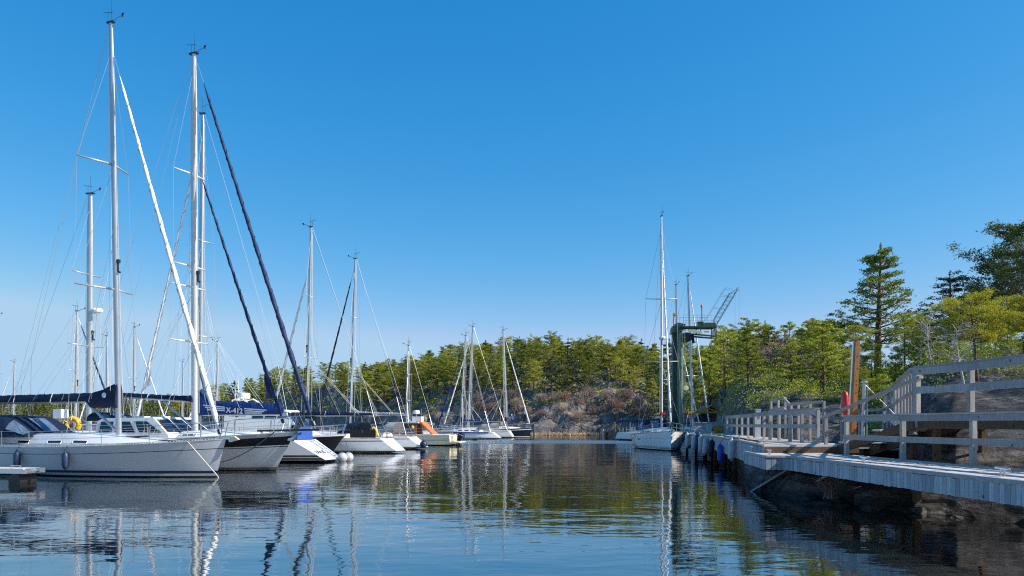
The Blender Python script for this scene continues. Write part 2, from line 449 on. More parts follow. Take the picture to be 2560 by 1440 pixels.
# shade painted into the near slope: rock colour dimmed and blued, more higher up
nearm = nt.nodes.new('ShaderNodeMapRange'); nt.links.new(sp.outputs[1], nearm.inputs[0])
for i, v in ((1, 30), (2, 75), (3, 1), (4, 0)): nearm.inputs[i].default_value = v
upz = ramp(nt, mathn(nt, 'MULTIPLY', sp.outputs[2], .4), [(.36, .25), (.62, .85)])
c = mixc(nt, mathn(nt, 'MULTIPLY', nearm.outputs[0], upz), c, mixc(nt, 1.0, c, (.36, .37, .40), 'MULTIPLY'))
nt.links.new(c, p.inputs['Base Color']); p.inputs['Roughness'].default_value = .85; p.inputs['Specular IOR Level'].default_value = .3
vo = nt.nodes.new('ShaderNodeTexVoronoi'); vo.feature = 'DISTANCE_TO_EDGE'; vo.inputs['Scale'].default_value = .20
wv = nt.nodes.new('ShaderNodeVectorMath'); wv.operation = 'ADD'; wn2 = nt.nodes.new('ShaderNodeTexNoise'); wn2.inputs['Scale'].default_value = .8
nt.links.new(pos, wn2.inputs['Vector']); ws = nt.nodes.new('ShaderNodeVectorMath'); ws.operation = 'SCALE'; ws.inputs['Scale'].default_value = 2.2
nt.links.new(wn2.outputs['Color'], ws.inputs[0]); nt.links.new(pos, wv.inputs[0]); nt.links.new(ws.outputs[0], wv.inputs[1]); nt.links.new(wv.outputs[0], vo.inputs['Vector'])
crk = ramp(nt, vo.outputs['Distance'], [(.0, .75), (.035, 0)])
c = mixc(nt, crk, c, (.012, .011, .011))
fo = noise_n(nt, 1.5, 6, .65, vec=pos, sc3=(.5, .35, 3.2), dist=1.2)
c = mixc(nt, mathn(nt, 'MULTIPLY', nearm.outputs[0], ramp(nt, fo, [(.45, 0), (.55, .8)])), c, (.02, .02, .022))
nt.links.new(c, p.inputs['Base Color'])
fo2 = noise_n(nt, 2.2, 5, .7, vec=pos, sc3=(.5, .3, 2.6), dist=.8)
c = mixc(nt, mathn(nt, 'MULTIPLY', nearm.outputs[0], ramp(nt, fo2, [(.55, 0), (.66, .55)])), c, (.26, .26, .265))
nt.links.new(c, p.inputs['Base Color'])
hB = mathn(nt, 'ADD', mathn(nt, 'MULTIPLY', fo, .25), mathn(nt, 'ADD', mathn(nt, 'MULTIPLY', nA, .6), mathn(nt, 'MULTIPLY', nB, .25)))
hB = mathn(nt, 'ADD', hB, mathn(nt, 'MULTIPLY', ramp(nt, vo.outputs['Distance'], [(0, 0), (.07, 1)]), .35))
bump(nt, p, hB, 1.0, .5)
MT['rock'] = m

us = []
u = -.9
while u < 2.6:
    us.append(u)
    u += .005 if u < .26 else (.0042 if u < .8 else (.012 if u < 1.3 else .05))
ss = sorted(set([-6, -4, -2.5, -1.6, -1, -.6, -.3, 0, .25, .5, .8, 1.1, 1.5, 1.9, 2.3, 2.8, 3.3, 3.9, 4.5, 5.2, 6, 6.8, 7.6, 8.5, 9.5, 10.5, 11.5, 12.6, 13.8, 15, 16.3, 17.6, 19, 20.5, 22, 24, 26, 28, 30, 33, 36, 40, 44, 49, 54, 60, 67, 75, 85, 100, 120, 150, 200] + [1 + .9 * q for q in range(34)]))
mb = MB()
mb.grid([[ground(u, s) for s in ss] for u in us])
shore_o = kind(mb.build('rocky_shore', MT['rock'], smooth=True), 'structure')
shore_o.data.polygons.foreach_set('use_smooth', [pl.center.y < 55 for pl in shore_o.data.polygons])

# the low island on the horizon at the left
mb = MB()
rows = []
for i in range(90):
    x = lerp(-700, -120, i / 89)
    hh = 11 * min(1, (i) / 10, (89 - i) / 14) * (1 + .3 * mnoise.noise((x * .01, 3, 0)))
    rows.append([Vector((x, 560 + y, max(-1, z * hh - .2))) for y, z in ((-12, -.2), (0, .15), (30, .8), (80, 1), (200, .9), (260, -.2))])
mb.grid(rows)
kind(mb.build('far_island', MT['rock'], smooth=True), 'structure')

# ------------------------------------------------------------------ foliage
def leaf_mat(name, c0, c1, c2, trans=.33):
    m = bpy.data.materials.new(name); m.use_nodes = True
    nt = m.node_tree; nt.nodes.clear()
    out = nt.nodes.new('ShaderNodeOutputMaterial')
    oi = nt.nodes.new('ShaderNodeObjectInfo')
    f = mathn(nt, 'ADD', mathn(nt, 'MULTIPLY', attr(nt), .5), mathn(nt, 'MULTIPLY', oi.outputs['Random'], .5))
    c = ramp(nt, f, [(.1, c0), (.5, c1), (.9, c2)])
    d = nt.nodes.new('ShaderNodeBsdfPrincipled'); d.inputs['Roughness'].default_value = .6; d.inputs['Specular IOR Level'].default_value = .25
    t = nt.nodes.new('ShaderNodeBsdfTranslucent')
    nt.links.new(c, d.inputs['Base Color']); nt.links.new(c, t.inputs['Color'])
    mx = nt.nodes.new('ShaderNodeMixShader'); mx.inputs[0].default_value = trans
    nt.links.new(d.outputs[0], mx.inputs[1]); nt.links.new(t.outputs[0], mx.inputs[2])
    nt.links.new(mx.outputs[0], out.inputs[0])
    return m
MT['needles'] = leaf_mat('needles', (.085, .125, .02), (.29, .315, .04), (.54, .50, .07))
MT['needles_dark'] = leaf_mat('needles_dark', (.035, .06, .02), (.085, .125, .035), (.15, .19, .05))
MT['needles_mid'] = leaf_mat('needles_mid', (.10, .14, .02), (.32, .37, .042), (.56, .56, .075))
MT['needles_bright'] = leaf_mat('needles_bright', (.14, .17, .016), (.33, .34, .03), (.50, .46, .05), .35)
MT['needles_far'] = leaf_mat('needles_far', (.045, .065, .022), (.085, .105, .03), (.13, .135, .04))
MT['twigs'] = mat('twigs', (.27, .20, .16), .9, var=.25, vs=2)
MT['twigs_red'] = mat('twigs_red', (.22, .125, .105), .9, var=.2, vs=2)
MT['bark'] = mat('bark', (.14, .085, .055), .9, var=.3, vs=3, sc3=(3, 3, .8), bmp=.6, bs=8, bd=.03)
MT['bark_birch'] = mat('bark_birch', (.38, .36, .34), .8, var=.3, vs=6, sc3=(1, 1, 5))
MT['reed'] = mat('reed', (.54, .40, .25), .9, var=.2, vs=.8)

def tuft(mb, c, size, rng, n=2, up=.35, thin=.34):
    """needle tuft: a few narrow blades that fan from one point"""
    q = rng.random()
    for _ in range(n):
        a = rng.uniform(0, 2 * PI); e = rng.uniform(-.5, 1.0) + up
        d = Vector((math.cos(a) * math.cos(e), math.sin(a) * math.cos(e), math.sin(e)))
        b = Vector((rng.uniform(-1, 1), rng.uniform(-1, 1), rng.uniform(-1, 1))).cross(d)
        if b.length < 1e-3: continue
        b.normalize()
        L = size * rng.uniform(.7, 1.3); wd = L * thin
        mb.add([c - d * L * .35 - b * wd * .35, c + d * L * .2 - b * wd * .55, c + d * L * .65, c + d * L * .2 + b * wd * .55],
               [(0, 1, 2, 3)], rand=min(1, max(0, q + rng.uniform(-.2, .2))))

def pine(seed, H, Rc, c0=.4, shape='round', limbs=16, puffs=3, tufts=22, size=.30, pr=.8, blades=2, lean=0.0, limb_up=.25, twig=0, whorl=0):
    rng = random.Random(seed)
    tr = MB(); cr = MB()
    n = 8; ax = rng.uniform(0, 6.28)
    pts = []
    for i in range(n + 1):
        t = i / n
        pts.append(Vector((math.cos(ax) * lean * t * H + .012 * H * math.sin(3 * t + seed), math.sin(ax) * lean * t * H + .012 * H * math.cos(2.3 * t + seed * 2), t * H * .97)))
    pts[0].z = -.5
    r0 = .018 * H + .03
    tr.tube(pts, [r0 * (1 - .85 * i / n) for i in range(n + 1)], 7)
    def tp(t):
        k = min(n - 1, int(t * n)); return pts[k].lerp(pts[k + 1], t * n - k)
    ang = rng.uniform(0, 6.28)
    for i in range(limbs):
        t = lerp(c0, .97, (i + rng.random() * .8) / limbs)
        if whorl:
            nl = max(2, limbs // whorl); t = lerp(c0, .98, ((i // whorl) + rng.uniform(-.32, .32)) / nl); t = min(.98, max(c0, t))
        q = (t - c0) / (1 - c0)
        if shape == 'round': prof = math.sin(PI * min(1, .22 + .70 * q)) ** .7
        elif shape == 'cone': prof = (1 - q) ** .75 * .95 + .08
        else: prof = (.55 + .45 * math.sin(PI * (.15 + .75 * q)))
        ang += (2 * PI / whorl + (.6 if i % whorl == 0 else 0) if whorl else 2.4) + rng.uniform(-.4, .4)
        L = Rc * prof * rng.uniform(.5, 1.2)
        el = limb_up + rng.uniform(-.2, .25) + (.35 * q if shape != 'cone' else .15 * q)
        b = tp(t); d = Vector((math.cos(ang) * math.cos(el), math.sin(ang) * math.cos(el), math.sin(el)))
        e = b + d * L; mid = b.lerp(e, .5) - Vector((0, 0, .06 * L))
        tr.tube([b, mid, e], [max(.012, r0 * .32 * (1 - .6 * q)), max(.01, r0 * .2 * (1 - .5 * q)), .008], 4, cap=False)
        if twig:
            sd = Vector((-d.y, d.x, 0)).normalized()
            ends = [(e, 1.0)]
            for k in range(twig):
                f = lerp(.3, .95, (k + rng.random() * .6) / twig); o_ = b.lerp(e, f)
                q2 = o_ + (sd * (1 if k % 2 else -1) * rng.uniform(.5, 1.1) + d * rng.uniform(.4, .9)).normalized() * L * rng.uniform(.18, .42) * (1.2 - .5 * f) + Vector((0, 0, rng.uniform(-.06, .16) * L))
                tr.tube([o_, q2], [.014, .006], 3, cap=False); ends.append((q2, .8))
            for q2, kk in ends:
                for _ in range(tufts):
                    v = Vector((rng.gauss(0, 1), rng.gauss(0, 1), rng.gauss(.1, .45))) * pr * .62 * kk
                    tuft(cr, q2 + v, size, rng, blades)
        for k in range(0 if twig else puffs):
            f = lerp(.35, 1.05, (k + rng.random()) / puffs)
            pc = b.lerp(e, f) + Vector((rng.gauss(0, .25), rng.gauss(0, .25), rng.gauss(.08, .1))) * pr
            rr = pr * rng.uniform(.65, 1.15) * (.75 + .25 * prof)
            for _ in range(tufts):
                v = Vector((rng.gauss(0, 1), rng.gauss(0, 1), rng.gauss(0, 1)))
                v.normalize(); v *= rr * rng.random() ** .45
                v.z = v.z * .42 + .1 * rr
                tuft(cr, pc + v, size, rng, blades)
    # the leading shoot
    for k in range(int(10 + 2 * H)):
        f = rng.random(); pz = tp(.93) + Vector((rng.gauss(0, .12) * (1 - f) * Rc * .5, rng.gauss(0, .12) * (1 - f) * Rc * .5, f * .085 * H))
        tuft(cr, pz, size, rng, blades, up=.7)
    return tr, cr

def bare_bush(seed, H, W, n=26, tw=10, lw=.016):
    rng = random.Random(seed); b = MB()
    for i in range(n):
        a = rng.uniform(0, 2 * PI); sp_ = rng.uniform(.1, 1)
        tip = Vector((math.cos(a) * W * sp_, math.sin(a) * W * sp_, H * rng.uniform(.6, 1) * (1 - .35 * sp_)))
        base = Vector((rng.gauss(0, .15 * W), rng.gauss(0, .15 * W), -.2))
        mid = base.lerp(tip, .5) + Vector((rng.gauss(0, .12 * W), rng.gauss(0, .12 * W), .1 * H))
        b.tube([base, mid, tip], [lw * 1.8, lw * 1.2, lw * .5], 3, cap=False)
        for _ in range(tw):
            f = rng.uniform(.35, 1)
            o = base.lerp(mid, f * 2) if f < .5 else mid.lerp(tip, f * 2 - 1)
            d = Vector((rng.gauss(0, 1), rng.gauss(0, 1), rng.uniform(.2, 1.6))).normalized() * H * rng.uniform(.12, .3)
            e = o + d
            b.tube([o, e], [lw * .8, lw * .35], 3, cap=False)
    return b

def tree_proto(name, label, cat, trcr, leaf, bark='bark', group=None):
    o = thing(name, label, cat, (0, 0, -500), 0, group)
    trcr[0].build('trunk', MT[bark], o, smooth=True)
    if trcr[1] is not None and trcr[1].v: trcr[1].build('crown', MT[leaf], o)
    return o
class Placer:
    """first use moves the prototype itself, later uses copy it"""
    def __init__(s, proto): s.p = proto; s.used = False
    def put(s, loc, rz, sc, label, group):
        if not s.used:
            s.used = True; o = s.p
            o.location = loc; o.rotation_euler = (0, 0, rz); o.scale = sc
            o['label'] = label
            if group: o['group'] = group
            elif 'group' in o: del o['group']
            return o
        o = copy_thing(s.p, loc, rz, sc, label, group)
        if not group and 'group' in o: del o['group']
        return o

rng = random.Random(11)
FAR = []
for i in range(9):
    sh = ('round', 'oval', 'cone')[i % 3]
    FAR.append(Placer(tree_proto('pine_tree', 'pine', 'tree',
        pine(100 + i, 10, rng.uniform(3.0, 4.0), rng.uniform(.10, .30), sh, limbs=34, puffs=4, tufts=22, size=.30, pr=.74, limb_up=.22, whorl=(0, 0, 4)[i % 3], lean=rng.uniform(0, .05)), 'needles')))
for i in range(3):
    FAR.append(Placer(tree_proto('pine_tree', 'pine', 'tree',
        pine(140 + i, 10, 2.3, .08, 'cone', limbs=40, puffs=3, tufts=18, size=.27, pr=.42, limb_up=.05, whorl=5), 'needles_dark')))
LAB_FAR = 'olive green pine in the wood on the rocky hill across the water'
GRP_FAR = 'pines on the hill across the water'
placed = []
SKYL = [(440, 985), (466, 975), (560, 955), (600, 942), (700, 915), (800, 908), (900, 905), (1000, 893), (1100, 866), (1200, 845), (1300, 833), (1400, 838), (1500, 842), (1600, 833), (1680, 848), (1760, 842),
        (1800, 805), (1850, 790), (1900, 802), (2000, 798), (2080, 792), (2160, 785), (2300, 795), (2400, 800), (2560, 820)]
def sky_top(u, d): return 2 + (1060 - interp(SKYL, 1280 + FPX * u)) / FPX * d
def scatter(u0, u1, srange, spacing, hmin, hmax, tries, label, group, limit, wide=1.0):
    n = 0
    for _ in range(tries):
        if n >= limit: break
        u = rng.uniform(u0, u1); s = rng.uniform(*srange)
        g = ground(u, s)
        if g.z < 1.0: continue
        if any((g.x - a) ** 2 + (g.y - b) ** 2 < spacing ** 2 for a, b in placed): continue
        hgt = min(rng.uniform(hmin, hmax), (sky_top(u, g.y) - g.z) * (rng.uniform(.62, 1.0) if rng.random() < .7 else rng.uniform(1.0, 1.12)))
        if hgt < 3.2: continue
        placed.append((g.x, g.y)); n += 1
        sc = hgt / 10.6; wd = min(1.2, max(sc, .55)) * rng.uniform(.85, 1.2) * wide
        rng.choice(FAR).put((g.x, g.y, g.z - .2), rng.uniform(0, 6.28), (wd, wd, sc), label, group)
scatter(-.46, -.2, (14, 60), 6.0, 7, 11, 2500, LAB_FAR, GRP_FAR, 52, 1.25)
scatter(-.2, .20, (42, 62), 3.7, 6, 10, 4000, LAB_FAR, GRP_FAR, 66, 1.2)
scatter(-.2, .20, (9, 42), 3.5, 5, 8.0, 6000, LAB_FAR, GRP_FAR, 132, 1.2)
print('PINES', len(placed))

# low dark scrub, juniper and ferns between the trees: one mass
def scrub_mb(u0, u1, s0, s1, n, seed, size=.34):
    r2 = random.Random(seed); b = MB()
    for _ in range(n):
        u = r2.uniform(u0, u1); s = r2.uniform(s0, s1)
        g = ground(u, s)
        if g.z < 1.3 or mnoise.noise((g.x * .12, g.y * .12, 5)) < -.12: continue
        rr = r2.uniform(.35, 1.0)
        for _ in range(int(12 if size > .25 else 34)):
            v = Vector((r2.gauss(0, .6), r2.gauss(0, .6), abs(r2.gauss(0, .5)))) * rr
            tuft(b, g + v, size, r2, 2)
    return b
kind(scrub_mb(-.46, .2, 4, 52, 2700, 5, .40).build('undergrowth', MT['needles_mid']), 'stuff')

# leafless bushes along the far shore
BUSH = [Placer(tree_proto('bare_bush', 'bush', 'bush', (bare_bush(300 + i, 2.6, 1.7, 26, 12, .022), None), '', 'twigs' if i != 1 else 'twigs_red')) for i in range(4)]
k = 0
for _ in range(400):
    if k >= 30: break
    u = rng.uniform(-.05, .2); s = rng.uniform(1.5, 12) if u > .03 else rng.uniform(2, 9)
    g = ground(u, s)
    if g.z < .5 or g.z > 7: continue
    if any((g.x - a) ** 2 + (g.y - b) ** 2 < 3.2 for a, b in placed): continue
    placed.append((g.x, g.y)); k += 1
    sc = rng.uniform(.7, 1.35)
    rng.choice(BUSH).put((g.x, g.y, g.z - .2), rng.uniform(0, 6), (sc, sc, sc * rng.uniform(.8, 1.2)), 'leafless brown bush on the rocks just above the far waterline', 'bare bushes along the far shore')
# reed strip
b = MB(); r2 = random.Random(8)
for _ in range(5200):
    u = r2.uniform(.025, .235); s = r2.uniform(-1.0, 1.2)
    if u < .03 and r2.random() < .3: continue
    d = shore(u) + s; x = u * d; hh = r2.uniform(.25, .7)
    a = r2.uniform(0, 3.14); wv = Vector((math.cos(a), math.sin(a), 0)) * .05
    tip = Vector((x + r2.gauss(0, .15), d + r2.gauss(0, .1), hh)); bs = Vector((x, d, -.1))
    b.add([bs - wv, bs + wv, tip], [(0, 1, 2)])
kind(b.build('reeds', MT['reed']), 'stuff')

# far wood on the island at the left horizon: reads as one mass
b = MB(); r2 = random.Random(21)
for _ in range(1100):
    x = r2.uniform(-560, -205); y = 560 + r2.uniform(-4, 130)
    if x > -235 and r2.random() < .5: continue
    z0 = 4 + min(5, (y - 556) * .06); hh = r2.uniform(12, 19) * (1 if x < -240 else .8); wd = hh * r2.uniform(.13, .22)
    sharp = r2.random() < .45
    for k in range(16):
        t = k / 15 * .9 + .08
        rr = wd * ((1 - t) if sharp else math.sin(PI * min(1, .2 + t * .8)))
        for _ in range(3):
            a = r2.uniform(0, 6.28)
            tuft(b, Vector((x + math.cos(a) * rr * r2.random() ** .5, y + math.sin(a) * rr, z0 + t * hh)), 1.5, r2, 1, thin=.6)
kind(b.build('distant_forest', MT['needles_far']), 'stuff')

# ------------------------------------------------------------------ the near wooded slope at the right
LAB_R = 'pine in the wood on the slope behind the green crane and the hut'
GRP_R = 'pines on the slope behind the crane'
NEARF = []
for i in range(5):
    NEARF.append(Placer(tree_proto('pine_tree', 'pine', 'tree',
        pine(400 + i, 10, rng.uniform(2.2, 2.9), rng.uniform(.16, .32), ('oval', 'round', 'cone')[i % 3], limbs=36, puffs=5, tufts=28, size=.20, pr=.46, limb_up=.15, whorl=(5, 0, 6)[i % 3]), 'needles_mid')))
FAR_KEEP = FAR
FAR = NEARF
scatter(.195, .27, (14, 60), 3.9, 8.5, 13, 900, LAB_R, GRP_R, 24)
scatter(.27, .44, (22, 82), 4.2, 8, 13, 1500, LAB_R, GRP_R, 36)

def near_tree(px, d, ytop, proto, label, name='pine_tree', wide=1.0, H=10, group=None, zoff=0):
    x = (px - 1280) / FPX * d
    g = ground_at(x, d)
    top = 2 + (1060 - ytop) / FPX * d
    sc = (top - g.z) / H
    o = proto.put((x, d, g.z - .1), rng.uniform(0, 6.28), (sc * wide, sc * wide, sc), label, group)
    return o
P_tall = Placer(tree_proto('pine_tree', '', 'tree', pine(501, 10, 2.5, .24, 'cone', limbs=60, tufts=15, size=.15, pr=.24, limb_up=.30, twig=7, whorl=5), 'needles_mid'))
P_thin = Placer(tree_proto('pine_tree', '', 'tree', pine(503, 10, 2.6, .28, 'cone', limbs=45, tufts=15, size=.16, pr=.26, limb_up=.25, twig=6, whorl=5), 'needles_dark'))
P_big = Placer(tree_proto('pine_tree', '', 'tree', pine(507, 10, 4.6, .18, 'round', limbs=50, tufts=34, size=.17, pr=.42, limb_up=.15, twig=10), 'needles_dark'))
P_brt = Placer(tree_proto('pine_tree', '', 'tree', pine(509, 10, 4.2, .50, 'round', limbs=30, tufts=52, size=.21, pr=.60, limb_up=.12, twig=8, lean=.05), 'needles_bright'))
P_mid = [Placer(tree_proto('pine_tree', '', 'tree', pine(511 + i, 10, 3.6, .22, 'round', limbs=42, tufts=34, size=.18, pr=.44, limb_up=.12, twig=8, whorl=(6, 0, 5)[i]), ('needles_mid', 'needles')[i % 2])) for i in range(3)]
near_tree(2200, 60, 602, P_tall, 'tallest slender pine standing alone above the wood right of the orange post', wide=1.35)
near_tree(2372, 46, 672, P_thin, 'thin dark pine between the tallest pine and the big dark one at the frame edge', wide=1.45)
near_tree(2575, 44, 550, P_big, 'big dark spreading pine cut by the right edge of the frame', wide=1.15)
LD = 'dark pine standing below the big spreading pine at the right edge'
for (px, d, yt, wd) in [(2530, 41, 655, .8), (2600, 38, 610, .8), (2455, 50, 715, .9)]:
    near_tree(px, d, yt, P_big, LD, wide=wd, group='dark pines at the right edge')
near_tree(2440, 25, 742, P_brt, 'small yellow green sunlit pine above the upper walkway rail', wide=1.0)
near_tree(2560, 27, 735, P_brt, 'yellow green sunlit pine cut by the right edge above the upper rail', wide=.95)
LB = 'bushy green pine in the thicket behind the walkways and the orange post'
GB = 'bushy pines behind the walkways'
for i, (px, d, yt, wd) in enumerate([(2080, 66, 800, .9), (2140, 54, 812, .9), (2260, 52, 790, .9), (2290, 62, 775, .85), (2040, 74, 800, .85), (2180, 44, 850, .8),
                                     (2110, 50, 870, .9), (2000, 72, 850, .8), (2330, 50, 830, .7), (2240, 40, 880, .75), (1960, 70, 880, .9), (2060, 48, 900, .9), (1990, 56, 930, .9), (2150, 38, 915, .8), (2380, 58, 800, .8), (2440, 52, 800, .8),
                                     (2345, 36, 850, 1.1), (2400, 34, 835, 1.1), (2520, 34, 800, 1.1), (2570, 30, 830, 1.1), (2300, 40, 850, 1.0), (2490, 40, 770, 1.0), (2250, 48, 900, 1.0), (2200, 36, 935, 1.0), (2310, 58, 790, 1.0), (2350, 52, 800, 1.0), (2460, 36, 830, 1.0)]):
    near_tree(px, d, yt, P_mid[i % 3], LB, wide=wd, group=GB)
# pines up the slope to the right, outside the picture, that shade the jetty
for (x, y, hh) in [(27, 20, 8.0), (33, 12, 6.5), (29, 27, 8), (36, 18, 9)]:
    g = ground_at(x, y)
    P_mid[1].put((x, y, g.z - .1), rng.uniform(0, 6), (hh / 10 * .8, hh / 10 * .8, hh / 10), 'bushy pine up the slope above the jetty, beyond the right edge of the frame', 'pines beyond the right edge')
kind(scrub_mb(.2, .52, 8, 60, 1700, 15, .12).build('undergrowth', MT['needles_mid']), 'stuff')
kind(scrub_mb(.50, .9, 8, 40, 620, 16, .10).build('undergrowth', MT['needles_mid']), 'stuff')

# bare bushes and a birch on the near shore
for (px, d, sc, red) in [(1905, 62, .95, 1), (1925, 58, .9, 0), (1880, 66, 1.0, 1), (1990, 52, .9, 0), (1955, 60, 1.1, 1), (2035, 48, .8, 0), (1850, 74, 1.1, 1), (1560, 118, 1.6, 0), (1600, 112, 1.5, 0)]:
    x = (px - 1280) / FPX * d; g = ground_at(x, d)
    BUSH[1 if red else 2].put((x, d, g.z - .1), rng.uniform(0, 6), (sc, sc, sc * 1.25), ('reddish' if red else 'brown') + ' leafless bush on the low ground behind the jetty rail and the hut', 'bare bushes behind the jetty')
def birch(seed, H):
    r2 = random.Random(seed); b = MB()
    pts = [Vector((-.06 * H * math.sin(1.7 * t) * 2.2, .02 * H * t, t * H)) for t in [i / 8 for i in range(9)]]
    pts[0].z = -.3
    b.tube(pts, [.042 * (1 - .8 * i / 8) for i in range(9)], 6)
    for i in range(26):
        t = r2.uniform(.35, 1); k = min(7, int(t * 8)); o = pts[k].lerp(pts[k + 1], t * 8 - k)
        d = Vector((r2.gauss(0, 1), r2.gauss(0, 1), r2.uniform(.1, 1.3))).normalized() * r2.uniform(.3, .9)
        b.tube([o, o + d * .6, o + d + Vector((0, 0, -.1))], [.014, .009, .004], 3, cap=False)
        for _ in range(5):
            o2 = o + d * r2.uniform(.4, 1); e = o2 + Vector((r2.gauss(0, .2), r2.gauss(0, .2), r2.gauss(.05, .2)))
            b.tube([o2, e], [.007, .003], 3, cap=False)
    return b
for (px, d, hh, lab) in [(2412, 24, 1.9, 'thin white birch with a bent bare trunk behind the upper walkway rail'),
                         (2335, 30, 2.0, 'slim bare birch leaning left beside the upper walkway corner')]:
    x = (px - 1280) / FPX * d; g = ground_at(x, d)
    o = thing('birch_tree', lab, 'tree', (x, d, g.z)); birch(int(px), hh).build('trunk', MT['bark_birch'], o, smooth=True)
# ------------------------------------------------------------------ boats
class Hull:
    """local frame: +x bow, +y port, z 0 at the waterline"""
    def __init__(s, L, B, fb, sw=.72, rake=.9, tr=0.0, tz=.16, co=1.1, full=1.0, wlb=.84):
        s.L, s.B, s.fb, s.sw, s.rake, s.tr, s.tz, s.co, s.full, s.wlb = L, B, fb, sw, rake, tr, tz, co, full, wlb
    def sheer(s, t):
        a, b, c = s.fb          # stern, middle, bow
        return a * (2 * (t - .5) * (t - 1)) + b * (-4 * t * (t - 1)) + c * (2 * t * (t - .5))
    def half(s, t, v):
        v = min(1, max(-.4, v)); vv = max(0, v)
        sw = lerp(s.sw * .82, s.sw, vv)
        if t < .45: f = sw + (1 - sw) * math.sin(PI / 2 * t / .45)
        else:
            q = (t - .45) / .55
            f = max(0.0, 1 - q ** lerp(1.75, 2.35, vv)) ** lerp(1.0, .92, vv)
        return s.B / 2 * f * (lerp(s.wlb, 1, vv ** .6) if v >= 0 else lerp(s.wlb, .3, -v / .4))
    def x(s, t, v):
        xb = s.L / 2 - s.rake * (1 - max(-.3, v))
        tz = s.tz
        if s.tr <= 0: xs = -s.L / 2 + (s.co * (-v) if v < 0 else 0) - s.tr * 0
        elif v >= tz: xs = -s.L / 2 + s.tr * (v - tz) / (1 - tz)
        else: xs = -s.L / 2 + s.co * (tz - v) / tz
        return lerp(xs, xb, t)
    def pt(s, t, v, side):
        h = s.sheer(t)
        return Vector((s.x(t, v), side * s.half(t, v), v * h))
    def deck(s, x):
        """parameter t of the sheer at local x"""
        a = s.x(0, 1); b = s.x(1, 1)
        return min(1, max(0, (x - a) / (b - a)))
    def dz(s, x): return s.sheer(s.deck(x))
    def dy(s, x): return s.half(s.deck(x), 1)
    def build(s, par, bands, mats, deckmat, transom=0):
        """bands: (z or ('r', fraction), material slot) from the bottom up"""
        mb = MB(); N = 44
        ts = [i / N for i in range(N + 1)]
        ts = [t if t < .5 else .5 + .5 * (1 - (1 - (t - .5) / .5) ** 1.35) for t in ts]
        prev = None
        rows = []
        for (zz, mi) in bands:
            rows.append((zz, mi))
        def vz(zz, t):
            return zz[1] if isinstance(zz, tuple) else zz / s.sheer(t)
        # refine so that the flare is smooth
        fine = [(rows[0][0], rows[0][1])]
        for (za, _), (zb, mi) in zip(rows, rows[1:]):
            for k in (1, 2, 3):
                fine.append(((za, zb, k / 3), mi))
        def vof(e, t):
            if isinstance(e, tuple) and len(e) == 3: return lerp(vz(e[0], t), vz(e[1], t), e[2])
            return vz(e, t)
        for side in (-1, 1):
            pr = None
            for (e, mi) in fine:
                r = [s.pt(t, vof(e, t), side) for t in ts]
                if pr is not None:
                    g = [pr, r] if side == -1 else [r, pr]
                    mb.grid(g, mi=mi)
                pr = r
        # transom
        pr = None
        for (e, mi) in fine:
            a = s.pt(0, vof(e, 0), 1); b = s.pt(0, vof(e, 0), -1)
            if pr is not None:
                mb.add([pr[0], pr[1], b, a], [(0, 1, 2, 3)], mi=(mi if a.z < .14 else transom))
            pr = (a, b)
        o = mb.build('hull', mats, par, smooth='auto')
        d = MB()
        rr = [[s.pt(t, 1, -1) + Vector((0, .01, .012)), s.pt(t, 1, -1) * .5 + s.pt(t, 1, 1) * .5 + Vector((0, 0, .07 * s.half(t, 1) / (s.B / 2) + .012)), s.pt(t, 1, 1) + Vector((0, -.01, .012))] for t in ts]
        d.grid(rr)
        d.build('deck', deckmat, par)
        return o
    def side_z(s, x, z, side, off=.006):
        """point on the topsides at x, z"""
        t = .5
        for _ in range(12):
            v = z / s.sheer(t)
            a, b = s.x(0, v), s.x(1, v)
            t = min(1, max(0, (x - a) / (b - a)))
        p = s.pt(t, z / s.sheer(t), side)
        return p + Vector((0, side * off, 0))
    def toe(s, par, m, h=.05, r=.025):
        mb = MB()
        for side in (-1, 1):
            mb.tube([s.pt(i / 30, 1, side) + Vector((0, -side * .02, h * .5)) for i in range(31)], r, 5)
        return mb.build('toe_rail', m, par)

